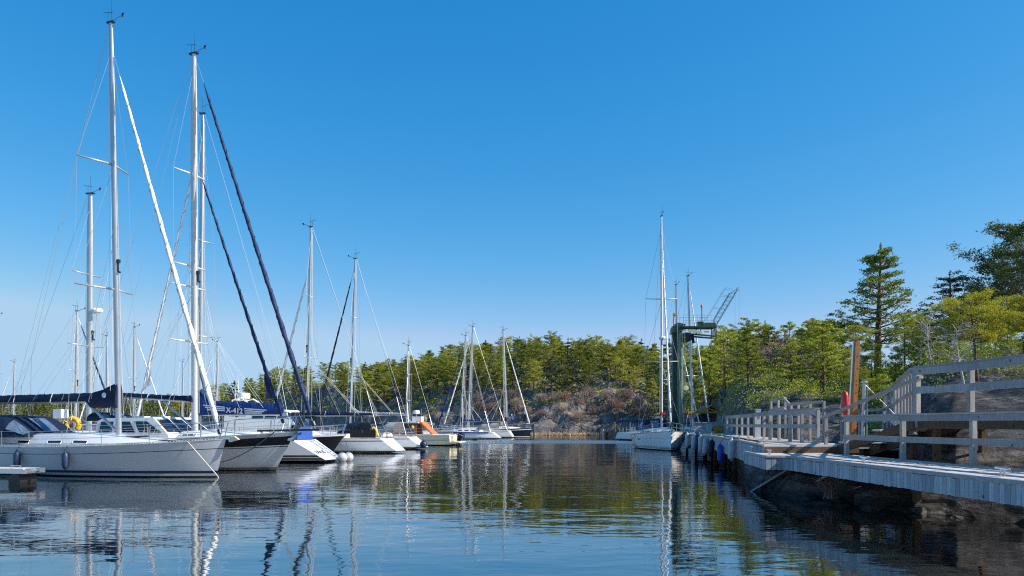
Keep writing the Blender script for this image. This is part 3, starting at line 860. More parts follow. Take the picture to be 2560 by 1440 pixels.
class Roof:
    """coachroof between x0 and x1 with a sloping front"""
    def __init__(s, h, x0, x1, hh, wf=.62, front=1.8, back=.25, tumble=.82):
        s.h, s.x0, s.x1, s.hh, s.wf, s.front, s.back, s.tum = h, x0, x1, hh, wf, front, back, tumble
    def hgt(s, x):
        a = min(1, max(0, (x - s.x0) / s.back)); b = min(1, max(0, (s.x1 - x) / s.front))
        return s.hh * min(a ** .8, 1) * (b ** .75)
    def wid(s, x):
        q = min(1, max(0, (s.x1 - x) / s.front))
        return s.h.dy(x) * s.wf * (.55 + .45 * q ** .6)
    def side(s, x, f, sd, off=0.0):
        w0 = s.wid(x); z0 = s.h.dz(x)
        return Vector((x, sd * (lerp(w0, w0 * s.tum, f) + off), z0 + s.hgt(x) * f * .92))
    def build(s, par, m):
        mb = MB(); rows = []
        for i in range(25):
            x = lerp(s.x0, s.x1, i / 24)
            w, hh, z = s.wid(x), s.hgt(x), s.h.dz(x)
            pr = [(-1, 0), (-1 + (1 - s.tum) * .92, .92), (-s.tum * .82, 1.0), (0, 1.1), (s.tum * .82, 1.0), (1 - (1 - s.tum) * .92, .92), (1, 0)]
            rows.append([Vector((x, a * w, z + b * hh)) for a, b in pr])
        mb.grid(rows); mb.add(rows[0], [tuple(range(7))]); mb.add(rows[-1], [tuple(range(6, -1, -1))])
        return mb.build('coachroof', m, par, smooth='auto')
    def window(s, par, x0, x1, f0, f1, sides=(-1, 1), frame=True):
        for sd in sides:
            mb = MB()
            g = [[s.side(lerp(x0, x1, i / 4), f, sd, .012) for f in (f0, f1)] for i in range(5)]
            mb.grid(g if sd > 0 else [list(reversed(r)) for r in g])
            wd = mb.build('window', MT['glass_dark'], par)
            if frame:
                fb_ = MB()
                ring = [s.side(x0, f0, sd, .012), s.side(x1, f0, sd, .012), s.side(x1, f1, sd, .012), s.side(x0, f1, sd, .012), s.side(x0, f0, sd, .012)]
                fb_.tube(ring, .018, 5); fb_.build('frame', MT['white_plastic'], wd)

def spiral_r(r, k, seed=0, amp=.16):
    return lambda a: r * (1 + amp * math.cos(2 * a + k) + .07 * math.sin(5 * a - 1.7 * k + seed))

def furl(par, a, b, r, m, seed=0, name='furled_sail', flap=None, fade=.12, drum=True, hoist=.985):
    """roller-furled headsail round the stay from a (deck) to b (mast)"""
    a = Vector(a); b = Vector(b)
    mb = MB(); n = 70
    pts = []; rs = []
    for i in range(n + 1):
        t = lerp(.03, hoist - .04, i / n)
        sag = -.004 * (b - a).length * math.sin(PI * t)
        pts.append(a.lerp(b, t) + Vector((0, 0, sag)))
        q = r * (1.05 - .62 * t ** 1.4) * min(1, (i + 1.5) / 4, (n - i + 1.5) / 5)
        rs.append(spiral_r(q, i * 1.15, seed))
    mb.tube(pts, rs, 9)
    o = mb.build(name, m, par, smooth=True)
    if r > .075:
        # the sewn edge shows as a spiral round the roll
        ed = MB(); q = (b - a).normalized(); sx_ = q.cross(Vector((0, 1, 0))).normalized(); sy_ = q.cross(sx_)
        LL = (b - a).length; m_ = int(LL * 9); tp_ = []
        for i in range(m_):
            t = lerp(.05, hoist - .07, i / m_); rr_ = r * (1.05 - .62 * t ** 1.4) * 1.1; an = t * LL * 2 * PI / .85
            tp_.append(a.lerp(b, t) + Vector((0, 0, -.004 * LL * math.sin(PI * t))) + (sx_ * math.cos(an) + sy_ * math.sin(an)) * rr_)
        ed.tube(tp_, .014, 4, cap=False); ed.build('sail_edge', MT['canvas_grey'] if m is MT['sail_white'] else MT['canvas_navy'], o)
    st = MB(); st.tube([a, b], .012, 5); st.build('forestay', MT['wire'], par)
    if drum:
        d = MB(); q = (b - a).normalized()
        d.tube([a + q * .12, a + q * .3], .085, 8); d.build('furling_drum', MT['black_plastic'], par)
    if flap:
        f0, f1, dx, m2, tip = flap        # the clew hangs out of the roll
        P = a.lerp(b, f1); Q = a.lerp(b, f0)
        C = Vector((Q.x + dx, Q.y + .06, Q.z + tip))
        fb_ = MB()
        def sh(rows): fb_.grid(rows)
        rows = []
        for i in range(7):
            e0 = P.lerp(Q, i / 6); e1 = P.lerp(C, i / 6)
            rows.append([e0.lerp(e1, j / 4) + Vector((0, .05 * math.sin(i * 1.3 + j * 1.9), 0)) for j in range(5)])
        fb_.grid(rows); fb_.grid([[p + Vector((0, .012, 0)) for p in reversed(r)] for r in rows])
        fb_.build('clew', m2, o)
    return o

def mast_rig(par, H, xm, top, rake=0.3, zf=None, r=.1, spread=((.45, 1.0),), sweep=.25, chain_x=-.3, frac=.97, cover=None, wire=.007, mm='alu',
             back=True, backx=None, radar=None, tpl=True, mid=(), gear=True, light=True):
    zf = zf if zf is not None else H.dz(xm) + .35
    def mp(z): return Vector((xm - rake * (z - zf) / (top - zf), 0, z))
    mb = MB()
    zs = [zf - .1, zf + (top - zf) * .35, zf + (top - zf) * .7, zf + (top - zf) * .88, top]
    rr = [r, r, r * .97, r * .86, r * .66]
    rows = []
    for z, q in zip(zs, rr):
        c = mp(z); rows.append([c + Vector((q * 1.25 * math.cos(a), q * .8 * math.sin(a), 0)) for a in [2 * PI * j / 12 for j in range(12)]])
    mb.grid(rows, close=True); mb.add(rows[-1], [tuple(range(12))])
    mast = mb.build('mast', MT[mm], par, smooth='auto')
    # masthead: vane arm, cups, aerial
    mh = MB(); t = mp(top)
    mh.box(t + Vector((0, 0, .03)), (r * 3.4, r * 1.2, .06))
    if gear:
        mh.tube([t + Vector((.05, 0, .05)), t + Vector((.58, .05, .26))], wire * 1.3, 4)
        mh.box(t + Vector((.58, .05, .29)), (.11, .02, .07)); mh.box(t + Vector((.56, .05, .22)), (.04, .04, .10))
        mh.tube([t + Vector((-.15, 0, .05)), t + Vector((-.15, 0, .42))], wire * 1.2, 4)
        mh.tube([t + Vector((-.42, .02, .50)), t + Vector((.12, -.02, .40))], wire * 1.2, 4)
        mh.tube([t + Vector((.0, .05, .05)), t + Vector((-.04, .05, 1.0))], [wire * 1.5, wire * .7], 4)
    mh.build('masthead_gear', MT['black_plastic'] if tpl else MT['wire'], mast)
    if light:
        lb = MB(); z = zf + (top - zf) * .42; c = mp(z)
        lb.box(c + Vector((r * 1.5, 0, 0)), (.12, .10, .14)); lb.tube([c + Vector((r * 1.5, 0, 0)), c + Vector((r * 1.5, 0, -.4)), c + Vector((r * 2.3, 0, -.45))], .045, 6)
        lb.build('steaming_light', MT['black_plastic'], mast)
    tips = []
    for (f, sl_) in spread:
        z = zf + (top - zf) * f; c = mp(z); row = []
        for sd in (-1, 1):
            e = c + Vector((-sl_ * sweep, sd * sl_, .06))
            sb = MB(); sb.tube([c, e], [.05 if r > .09 else .04, .03], 6); sb.build('spreader', MT[mm], mast, smooth=True)
            row.append(e)
        tips.append(row)
    ztop = zf + (top - zf) * frac
    for k, sd in enumerate((-1, 1)):
        cp = Vector((xm + chain_x, sd * H.dy(xm + chain_x) * .96, H.dz(xm + chain_x)))
        s1 = MB(); s1.tube([mp(ztop)] + [tips[i][k] for i in reversed(range(len(tips)))] + [cp], wire, 4, cap=False); s1.build('shroud', MT['wire'], par)
        s2 = MB(); s2.tube([mp(zf + (top - zf) * spread[0][0] - .1), cp + Vector((-.35, -sd * .05, 0))], wire, 4, cap=False); s2.build('shroud', MT['wire'], par)
        if len(spread) > 1:
            s3 = MB(); s3.tube([mp(zf + (top - zf) * spread[1][0] - .1), tips[0][k]], wire, 4, cap=False); s3.build('shroud', MT['wire'], par)
    if back:
        bx = backx if backx is not None else H.x(0, 1) + .15
        bz = H.dz(bx); sp_ = Vector((lerp(bx, xm, .22), 0, lerp(bz, top, .22)))
        s4 = MB(); s4.tube([mp(top) + Vector((-.12, 0, 0)), sp_], wire, 4, cap=False)
        for sd in (-1, 1): s4.tube([sp_, Vector((bx, sd * H.dy(bx) * .7, bz))], wire, 4, cap=False)
        s4.build('backstay', MT['wire'], par)
    # halyards clattering along the mast
    hb = MB()
    for q, (dx, f) in enumerate(((-.22, .97), (.2, .9), (-.3, .985))):
        hb.tube([mp(top * f) + Vector((dx * .5, .05 * (q - 1), 0)), mp(zf + .8) + Vector((dx * 1.3, .12 * (q - 1), 0))], wire * .9, 4, cap=False)
    hb.build('halyard', MT['rope_white'], mast)
    if radar:
        z = radar; c = mp(z); rb = MB()
        rb.box(c + Vector((.25, 0, -.16)), (.4, .08, .05)); rb.lathe([(.02, -.12), (.29, -.11), (.31, 0), (.24, .09), (.02, .12)], c + Vector((.48, 0, 0)), 16)
        rb.build('radar', MT['white_plastic'], mast, smooth='auto')
    return mast, mp

def boom_cover(par, xm, z, L, cm, hmax=.42, hmin=.17, w=.16, mastheight=.5, boom='alu', bz=0.0, droop=0.0, seed=1, tie=3, cover_to=1.0, boom_r=.075, front=.26):
    bb = MB(); bb.tube([(xm - .1, 0, z), (xm - L, 0, z + bz)], boom_r, 10); bm = bb.build('boom', MT[boom], par, smooth='auto')
    mb = MB(); rows = []
    n = 34
    for i in range(n + 1):
        t = i / n * cover_to; x = xm + .12 - (L - .1) * t
        e = max(0, 1 - t / .20) ** 1.3
        top = lerp(hmax, hmin, min(1, t / .95) ** .8) + mastheight * e + .012 * math.sin(i * 2.1 + seed)
        if i == n: top = hmin * .6
        low = -.02 - .05 * e - (droop if t < front else 0)
        ww = w * (1 - .4 * t) * (1 + .25 * e)
        zc = z + bz * t
        ring = []
        for j in range(14):
            a = 2 * PI * j / 14
            cz = math.sin(a); cy = math.cos(a)
            zz = zc + (top * cz if cz > 0 else -low * cz)
            yy = cy * ww * (1 - .45 * max(0, cz)) * (1 + .05 * math.sin(i * 1.7 + j * 2.3 + seed))
            ring.append(Vector((x + .02 * math.sin(j + i), yy, zz)))
        rows.append(ring)
    mb.grid(rows, close=True); mb.add(rows[0], [tuple(range(14))]); mb.add(rows[-1], [tuple(range(13, -1, -1))])
    cv = mb.build('sail_cover', MT[cm], par, smooth=True)
    for k in range(tie):
        t = (k + .6) / (tie + .3); x = xm - L * t; zc = z + bz * t
        top = lerp(hmax, hmin, t) + .02
        tb = MB(); ww = w * (1 - .45 * t) + .012
        tb.tube([Vector((x, math.cos(a) * ww * (1 - .4 * max(0, math.sin(a))), zc + (top * math.sin(a) if math.sin(a) > 0 else .10 * math.sin(a)))) for a in [2 * PI * j / 12 for j in range(13)]], .014, 4)
        tb.build('sail_tie', MT['rope_white'], cv)
    return bm, cv

def lazyjacks(par, mp, xm, z, L, top, wire=.007):
    for sd in (-1, 1):
        lb = MB(); h = mp(z + (top - z) * .45) + Vector((0, sd * .08, 0)); k = h.lerp(Vector((xm - L * .35, sd * .15, z)), .45)
        lb.tube([h, k], wire, 4, cap=False)
        for f in (.22, .5, .78): lb.tube([k, (xm - L * f, sd * .14, z + .05)], wire, 4, cap=False)
        lb.build('lazy_jack', MT['rope_white'], par)
    tb = MB(); tb.tube([mp(top - .2) + Vector((-.1, 0, 0)), (xm - L, 0, z + .1)], wire, 4, cap=False); tb.build('topping_lift', MT['wire'], par)

def rails(par, H, x0, x1, n=5, hh=.6, wire=.008, pul=True, push=True, pr=.016, bow_x=None, two=True, pushx=None, bowout=.12):
    """stanchions, lifelines, pulpit, pushpit"""
    for sd in (-1, 1):
        tops = []
        for i in range(n):
            x = lerp(x0, x1, i / (n - 1)); y = sd * (H.dy(x) - .06); z = H.dz(x)
            sb = MB(); sb.tube([(x, y, z), (x, y + sd * .02, z + hh)], pr * .85, 5); sb.build('stanchion', MT['steel'], par)
            tops.append(Vector((x, y + sd * .02, z + hh)))
        lb = MB(); lb.tube(tops, wire, 4, cap=False)
        if two: lb.tube([t - Vector((0, 0, hh * .48)) for t in tops], wire, 4, cap=False)
        lb.build('lifeline', MT['wire'], par)
    if pul:
        pb = MB(); bx = H.x(1, 1)
        for zf_ in (1.0, .5):
            pts = []
            for t, sd in ((x1, -1), (bx - .75, -1), (bx - .25, -1)):
                pts.append(Vector((t, sd * (H.dy(t) - .05), H.dz(t) + hh * 1.05 * zf_)))
            pts.append(Vector((bx + bowout, -.10, H.dz(bx) + hh * 1.08 * zf_)))
            pts += [Vector((q.x, -q.y, q.z)) for q in reversed(pts)]
            if zf_ == 1.0: pb.tube(pts, pr, 6)
            else: pb.tube(pts[:3], pr * .8, 5); pb.tube(pts[-3:], pr * .8, 5)
        for t in (bx - .75, bx - .2, x1):
            for sd in (-1, 1):
                y = sd * max(.05, H.dy(t) - .05)
                pb.tube([(t, y, H.dz(t)), (t + (.06 if t < bx - .3 else .2), y, H.dz(t) + hh * 1.05)], pr, 5)
        pb.build('pulpit', MT['steel'], par)
    if push:
        qb = MB(); sx = pushx if pushx is not None else H.x(0, 1) + .12
        for zf_ in (1.0, .52):
            for sd in (-1, 1):
                qb.tube([(sx + 1.5, sd * (H.dy(sx + 1.5) - .06), H.dz(sx + 1.5) + hh * zf_), (sx + .3, sd * (H.dy(sx + .3) - .06), H.dz(sx) + hh * zf_), (sx, sd * H.dy(sx) * .8, H.dz(sx) + hh * zf_), (sx, sd * H.dy(sx) * .3, H.dz(sx) + hh * zf_)], pr, 5)
        for x, f in ((sx + 1.5, .95), (sx + .3, .95), (sx, .8), (sx, .3)):
            for sd in (-1, 1): qb.tube([(x, sd * (H.dy(x) * f - .0), H.dz(x)), (x, sd * (H.dy(x) * f), H.dz(x) + hh)], pr, 5)
        qb.build('pushpit', MT['steel'], par)

def sprayhood(par, H, x0, x1, z0, hh, w, cm='canvas_navy', win=True, aft=0.0):
    """arched canvas hood, open aft at x0, sloping down to x1"""
    rows = []
    for i in range(7):
        t = i / 6; x = lerp(x0, x1, t)
        h_ = hh * (1 - .06 * t if t < .45 else (1 - .06 * .45) * (1 - ((t - .45) / .55) ** 1.3))
        h_ = max(.03, h_)
        rows.append([Vector((x + .0, math.cos(a) * w * (1 - .12 * t), z0 + h_ * min(1, 1.25 * math.sin(a)) ** .75 if math.sin(a) > 0 else z0)) for a in [PI * j / 12 for j in range(13)]])
    mb = MB(); mb.grid(rows)
    if aft: mb.grid([[p + Vector((-aft, 0, -.05 if False else 0)) for p in rows[0][3:10]], rows[0][3:10]])
    o = mb.build('sprayhood', MT[cm], par, smooth=True)
    if win:
        for j0, j1 in ((1, 4), (5, 8), (9, 12)):
            wb = MB(); g = []
            for i in (3, 4, 5):
                a, b = rows[i], rows[i + 1]
                g.append([a[j].lerp(b[j], .35) for j in range(j0, j1)])
            cen = Vector((lerp(x0, x1, .5), 0, z0))
            g = [[p + (p - cen).normalized() * .025 for p in r] for r in g]
            wb.grid(g); wb.build('window', MT['vinyl'], o, smooth=True)
    return o

def house(par, outline, y0, y1, z0, z1, m, name='cabin'):
    """cabin from a side outline (x, z); half-width y0 at z0, y1 at z1"""
    W = lambda z: lerp(y0, y1, (z - z0) / (z1 - z0))
    mb = MB()
    L_ = [Vector((x, W(z), z)) for x, z in outline]; R_ = [Vector((x, -W(z), z)) for x, z in outline]
    n = len(outline)
    mb.add(L_, [tuple(range(n))]); mb.add(R_, [tuple(range(n - 1, -1, -1))])
    for i in range(n):
        j = (i + 1) % n
        mb.add([L_[i], R_[i], R_[j], L_[j]], [(0, 1, 2, 3)])
    o = mb.build(name, m, par)
    def win(poly, sides=(-1, 1), m_='glass_dark'):
        for sd in sides:
            b = MB(); b.prism([Vector((x, sd * (W(z) + .004), z)) for x, z in poly], (0, sd * .012, 0)); b.build('window', MT[m_], o)
    def front(a, b, f0, f1, cuts, m_='glass_dark'):
        (xa, za), (xb, zb) = a, b
        nx, nz = (za - zb), (xb - xa)
        l = math.hypot(nx, nz); nx /= l; nz /= l
        if nz < 0: nx, nz = -nx, -nz
        for c0, c1 in cuts:
            P = []
            for f, c in ((f0, c0), (f0, c1), (f1, c1), (f1, c0)):
                x = lerp(xa, xb, f); z = lerp(za, zb, f); P.append(Vector((x + nx * .006, W(z) * c, z + nz * .006)))
            bb = MB(); bb.prism(P, (nx * .015, 0, nz * .015)); bb.build('windscreen', MT[m_], o)
    return o, win, front, W

def boat(label, bow=None, stern=None, ang=0.0, H=None, cat='sailboat', name='sailboat', group=None):
    a = R(ang); d = Vector((math.cos(a), math.sin(a)))
    c = (Vector(bow) - d * H.L / 2) if bow is not None else (Vector(stern) + d * H.L / 2)
    o = thing(name, label, cat, (c.x, c.y, 0), a, group)
    return o
def to_world(o, p):
    a = o.rotation_euler[2]; x, y, z = p
    return Vector((o.location.x + x * math.cos(a) - y * math.sin(a), o.location.y + x * math.sin(a) + y * math.cos(a), o.location.z + z))

def fender(p, h, r, m, label, top=None, group=None, cat='fender', tilt=0.0):
    o = thing('fender', label, cat, p, 0, group)
    mb = MB()
    rot = Matrix.Rotation(tilt, 3, 'Y')
    mb.lathe([(.02, -h / 2 - .05), (.035, -h / 2), (r * .7, -h / 2 + .05), (r, -h / 2 + .13), (r, h / 2 - .13), (r * .7, h / 2 - .05), (.035, h / 2), (.025, h / 2 + .06)], (0, 0, 0), 14, rot)
    mb.build('body', MT[m], o, smooth=True)
    rb = MB(); q = rot @ Vector((0, 0, h / 2 + .04))
    e = Vector(top) - Vector(p) if top is not None else Vector((0, 0, h / 2 + .5))
    rb.tube([q, e], .012, 4); rb.build('rope', MT['rope_dark'], o)
    return o
def ball_fender(p, r, m, label, group=None):
    o = thing('ball_fender', label, 'fender', p, 0, group)
    mb = MB(); mb.ball((0, 0, 0), r, 16); mb.build('body', MT[m], o, smooth=True)
    rb = MB(); rb.tube([(0, 0, r * .9), (0, 0, r * 1.25)], [.05, .03], 6); rb.tube([(0, 0, r * 1.2), (-.15, .05, r + .55)], .012, 4); rb.build('rope', MT['rope_dark'], o)
    return o
def lifebuoy(p, R0, m, label, rz=0.0, horseshoe=True):
    o = thing('lifebuoy', label, 'lifebuoy', p, rz)
    mb = MB(); rot = Matrix.Rotation(R(90), 3, 'X')
    if horseshoe: mb.torus((0, 0, 0), R0, R0 * .42, rot, R(-50), R(230), 18, 9)
    else: mb.torus((0, 0, 0), R0, R0 * .3, rot)
    mb.build('ring', MT[m], o, smooth=True)
    sb = MB()
    for a in (30, 90, 150):
        c = rot @ Vector((math.cos(R(a)) * R0, math.sin(R(a)) * R0, 0))
        t = Vector((-math.sin(R(a)), 0, math.cos(R(a))))
        d = Vector((math.cos(R(a)), 0, math.sin(R(a))))
        sb.tube([c + (d * math.cos(q) + Vector((0, 1, 0)) * math.sin(q)) * R0 * .44 for q in [2 * PI * j / 10 for j in range(11)]], .015, 4)
    sb.build('strap', MT['white_plastic'], o)
    return o
def loc(o, px, py, off=0.0):
    """local (x, z) on the boat's centre plane (shifted off to port) seen at a photo position"""
    a = o.rotation_euler[2]; dx, dy = math.cos(a), math.sin(a)
    cx, cy = o.location.x - math.sin(a) * off, o.location.y + math.cos(a) * off
    u = (px - 1280) / FPX
    t = (u * cy - cx) / (dx - u * dy)
    d = cy + t * dy
    return t, 2.0 - (py - 1060) / FPX * d
def bands_std(st='stripe_navy', mats=('gel_white', 'antifoul'), top=None):
    return None

# ---- the grey-white sloop in front at the left
H1 = Hull(12.6, 3.9, (1.12, 1.12, 1.42), sw=.68, rake=.45, tr=.9)
b1 = boat('large white sloop nearest the camera at the left, navy boom cover and navy sprayhood', bow=(-10.75, 27.8), ang=-20, H=H1)
H1.build(b1, [(-.45, 1), (.045, 1), (.135, 0), (.235, 2), (('r', .755), 0), (('r', .775), 3), (('r', 1.0), 0)],
         [MT['gel_grey'], MT['antifoul'], MT['stripe_navy'], MT['letter_black']], MT['deck_white'])
# perforated toe rail
mb = MB()
for sd in (-1, 1):
    for i in range(1, 118):
        t = i / 120
        p0 = H1.pt(t, 1, sd); p1 = H1.pt(t + .0058, 1, sd)
        mb.beam(p0 + Vector((0, -sd * .02, .07)), p1 + Vector((0, -sd * .02, .07)), .03, .022)
        mb.beam(p0 + Vector((0, -sd * .02, .0)), p0 + Vector((0, -sd * .02, .075)), .03, .045)
    mb.tube([H1.pt(i / 40, 1, sd) + Vector((0, -sd * .0, .012)) for i in range(41)], .022, 5)
mb.build('toe_rail', MT['alu'], b1)
xm, _ = loc(b1, 297, 1075)
c1 = Roof(H1, xm - 6.0, xm + 3.1, .50, wf=.66, front=4.2, back=.5)
c1.build(b1, MT['gel_white'])
for (pa, pb) in ((35, 67), (117, 153), (182, 214)):
    xa, _ = loc(b1, pa, 1098, -1.2); xb, _ = loc(b1, pb, 1098, -1.2)
    c1.window(b1, xa, xb, .30, .56)
mb = MB()
xa, _ = loc(b1, 78, 1095, -1.2)
q0 = c1.side(xa, .62, -1, .01); q1 = c1.side(xa, .95, -1, .01); qx = c1.side(xa + 1, .62, -1, .01)
ex = (qx - q0).normalized(); ey = (q1 - q0).normalized(); ez = ex.cross(ey)
M_ = Matrix((ex, ey, ez)).transposed()
text_into(mb, 'P 57867', .15, Matrix.Translation(q0) @ M_.to_4x4(), 0, -.02)
mb.build('sail_number', MT['letter_grey'], b1)
mb = MB()
for sd in (-1, 1): mb.tube([c1.side(lerp(c1.x0 + .6, c1.x1 - 1.2, i / 10), .26, sd, .008) for i in range(11)], .010, 4)
mb.build('trim_line', MT['letter_black'], b1)
mb = MB()
for sd in (-1, 1):
    mb.tube([c1.side(lerp(c1.x0 + 1, xm - .6, i / 8), 1.0, sd, -.12) + Vector((0, 0, .07)) for i in range(9)], .022, 5)
mb.build('grab_rail', MT['steel'], b1)
mb = MB()
for x in (xm + 1.0, xm + 2.6): mb.box((x, 0, H1.dz(x) + c1.hgt(x) * 1.08 + .02), (.6, .6, .05))
mb.build('hatch', MT['glass_dark'], b1)
top1 = loc(b1, 268, 60)[1]
mast1, mp1 = mast_rig(b1, H1, xm, top1, rake=.42, zf=H1.dz(xm) + .42, r=.105, spread=((.352, 1.35), (.655, 1.2)), sweep=.45, chain_x=-.55, frac=.93, wire=.008)
furl(b1, (H1.L / 2 - .22, 0, H1.dz(6) + .12), mp1(top1 - 1.35) + Vector((.14, 0, 0)), .095, MT['sail_white'], 1, flap=(.10, .20, -.42, MT['canvas_grey'], .12))
zb = loc(b1, 200, 1003)[1]
bm, cv1 = boom_cover(b1, xm - .1, zb, 7.2, 'canvas_navy', hmax=.36, hmin=.30, w=.18, mastheight=.42, droop=.26, front=.22, seed=2, boom_r=.085)
lazyjacks(b1, mp1, xm, zb, 5.9, top1)
mb2 = MB(); qx_, qz_ = loc(b1, 262, 988, -.3)
mb2.lathe([(.01, 0), (.11, 0), (.10, .02), (.01, .022)], (qx_, -.335, qz_), 16, Matrix.Rotation(R(90), 3, 'X'))
mb2.build('round_badge', MT['letter_white'], cv1)
mb = MB(); mb.tube([(xm - .15, 0, H1.dz(xm) + .62), (xm - 1.7, 0, zb - .08)], .055, 8); mb.build('kicker', MT['alu'], b1)
rails(b1, H1, -5.2, 3.9, n=6, hh=.62)
sx0, _ = loc(b1, 40, 1060); sx1, sz1 = loc(b1, 132, 1075)
z1_ = H1.dz(sx0) + .36
sprayhood(b1, H1, sx0 - .3, sx1 + .25, z1_, .90, 1.46)
# blue cockpit tent behind the sprayhood
mb = MB()
rows = [[Vector((sx0 - .3 - i * .62, math.cos(a) * 1.40, z1_ - .15 + (1.07 - .03 * i) * min(1, 1.25 * math.sin(a)) ** .75 if math.sin(a) > 0 else z1_ - .3)) for a in [PI * j / 12 for j in range(13)]] for i in range(6)]
mb.grid(rows); mb.build('cockpit_tent', MT['canvas_navy'], b1, smooth=True)
mb = MB(); bx = H1.L / 2
mb.box((bx - .05, 0, H1.dz(bx) + .05), (.75, .14, .07)); mb.tube([(bx + .3, -.07, H1.dz(bx) + .07), (bx + .3, .07, H1.dz(bx) + .07)], .05, 8)
mb.build('bow_roller', MT['steel'], b1)
mb = MB()
mb.prism([(bx + .42, -.05, H1.dz(bx) + .12), (bx + .05, -.05, H1.dz(bx) + .14), (bx + .2, -.05, H1.dz(bx) - .10), (bx + .62, -.05, H1.dz(bx) + .0)], (0, .1, 0))
mb.build('anchor', MT['gel_cream'], b1)
mb = MB(); mb.tube([H1.side_z(bx - 1.1, 1.36, -1), (bx - .2, -.25, .1), (bx + .1, -.2, -.3)], .014, 4); mb.build('mooring_line', MT['rope_white'], b1)
for (px, lab) in ((43, 'navy cylindrical fender hung near the cockpit of the nearest white sloop'), (167, 'navy cylindrical fender hung amidships on the nearest white sloop, right of the other navy one')):
    x, z = loc(b1, px, 1140, -1.95)
    s_ = H1.side_z(x, .78, -1, .13)
    tp = H1.pt(H1.deck(x), 1, -1)
    fender(to_world(b1, (s_.x, s_.y - .02, .62)), .66, .125, 'fender_navy', lab, top=to_world(b1, (x, tp.y, tp.z + .08)), group=None)

# ---- second boat: deck-saloon yacht with the black sheer band and bowsprit
H2 = Hull(13.2, 4.1, (1.32, 1.30, 1.64), sw=.70, rake=1.0, tr=0)
b2 = boat('grey deck saloon yacht with black sheer band, bowsprit and two furled navy headsails', bow=(-9.26, 31.6), ang=-20, H=H2)
H2.build(b2, [(-.45, 1), (.05, 1), (.075, 0), (.13, 1), (('r', .63), 0), (('r', .65), 3), (('r', .68), 0), (('r', .91), 3), (('r', 1.0), 2)],
         [MT['gel_grey'], MT['antifoul'], MT['alu'], MT['gel_black']], MT['deck_white'])
H2.toe(b2, MT['alu'], .05, .03)
xm, _ = loc(b2, 487, 1060)
hx0, _ = loc(b2, 300, 1060); hx1, _ = loc(b2, 474, 1060); hxr, hz = loc(b2, 425, 1047)
hxl, _ = loc(b2, 355, 1047)
zd = H2.dz(hx0)
hout = [(hx0, zd), (hx1 + .3, zd), (hx1 + .1, zd + .28), (hxr + .2, hz + .06), (hx0 + .3, hz + .02), (hx0, hz - .1)]
ho, win, front, W = house(b2, hout, 1.45, 1.18, zd, hz + .06, MT['gel_white'], 'deck_saloon')
win([(hx0 + .25, zd + .34), (hx0 + 1.0, zd + .34), (hx0 + 1.0, hz - .13), (hx0 + .25, hz - .13)])
win([(hx0 + 1.2, zd + .34), (hx0 + 2.4, zd + .34), (hx0 + 1.95, hz - .13), (hx0 + 1.2, hz - .13)])
win([(hx0 + 2.65, zd + .36), (hx1 - .25, zd + .36), (hxr - .1, hz - .12), (hx0 + 2.2, hz - .12)])
front((hx1 + .1, zd + .28), (hxr + .2, hz + .06), .12, .86, [(-.92, -.36), (-.28, .28), (.36, .92)])
mb = MB()
for x in (hx0 + 1.2, hx0 + 2.4): mb.box((x, .1, hz + .09), (.55, .55, .06))
mb.build('hatch', MT['deck_white'], ho)
c2 = Roof(H2, hx1 + .2, hx1 + 3.6, .34, wf=.60, front=2.4); c2.build(b2, MT['gel_white'])
c2.window(b2, hx1 + .6, hx1 + 1.3, .35, .65)
top2 = loc(b2, 487, 135)[1]
mast2, mp2 = mast_rig(b2, H2, xm, top2, rake=.05, zf=H2.dz(xm) + .35, r=.135, spread=((.235, 1.15), (.38, 1.05), (.435, .95), (.68, .95)), sweep=.28, chain_x=-.3, frac=.965, mm='mast_white', wire=.009)
bsx = H2.L / 2
mb = MB()
mb.beam((bsx - 1.9, 0, H2.dz(bsx) + .06), (bsx + 1.15, 0, H2.dz(bsx) + .12), .20, .09)
mb.build('bowsprit', MT['gel_black'], b2)
mb = MB(); mb.tube([(bsx - .35, 0, H2.dz(bsx) - .25), (bsx + .35, 0, H2.dz(bsx) - .02)], .05, 6); mb.prism([(bsx - .5, -.10, H2.dz(bsx) - .30), (bsx + .1, -.10, H2.dz(bsx) - .18), (bsx - .15, -.1, H2.dz(bsx) - .38)], (0, .2, 0)); mb.build('anchor', MT['steel'], b2)
furl(b2, (bsx + 1.0, 0, H2.dz(bsx) + .18), mp2(top2 - .45) + Vector((.2, 0, 0)), .10, MT['sail_blue'], 2)
z_i = loc(b2, 508, 412)[1]
furl(b2, (bsx - .55, 0, H2.dz(bsx) + .3), mp2(z_i) + Vector((.2, 0, 0)), .08, MT['sail_blue'], 4, name='furled_staysail', flap=(.10, .225, -.55, MT['sail_blue'], -.02))
rails(b2, H2, -5.4, 4.4, n=6, hh=.66, bowout=1.15, pr=.019)
zb = loc(b2, 430, 1003)[1]
boom_cover(b2, xm - .15, zb, 5.2, 'canvas_navy', hmax=.20, hmin=.17, w=.15, mastheight=.06, bz=.32, seed=5)
lazyjacks(b2, mp2, xm, zb + .2, 5.1, top2)
mb = MB(); mb.tube([(xm - .15, 0, H2.dz(xm) + .55), (xm - 1.8, 0, zb - .02)], .05, 8); mb.build('kicker', MT['alu'], b2)
sprayhood(b2, H2, hx0 - .9, hx0 + .35, hz - .1, .42, 1.05)
mb = MB(); mb.tube([to_world(b1, H1.side_z(5.2, .35, 1)) - b2.location, (0, 0, 0)], .01, 4)
mb = MB()
pA = Vector((bsx - .65, -.55, H2.dz(bsx) + .02)); pB = Vector((bsx - 3.2, -1.75, .28))
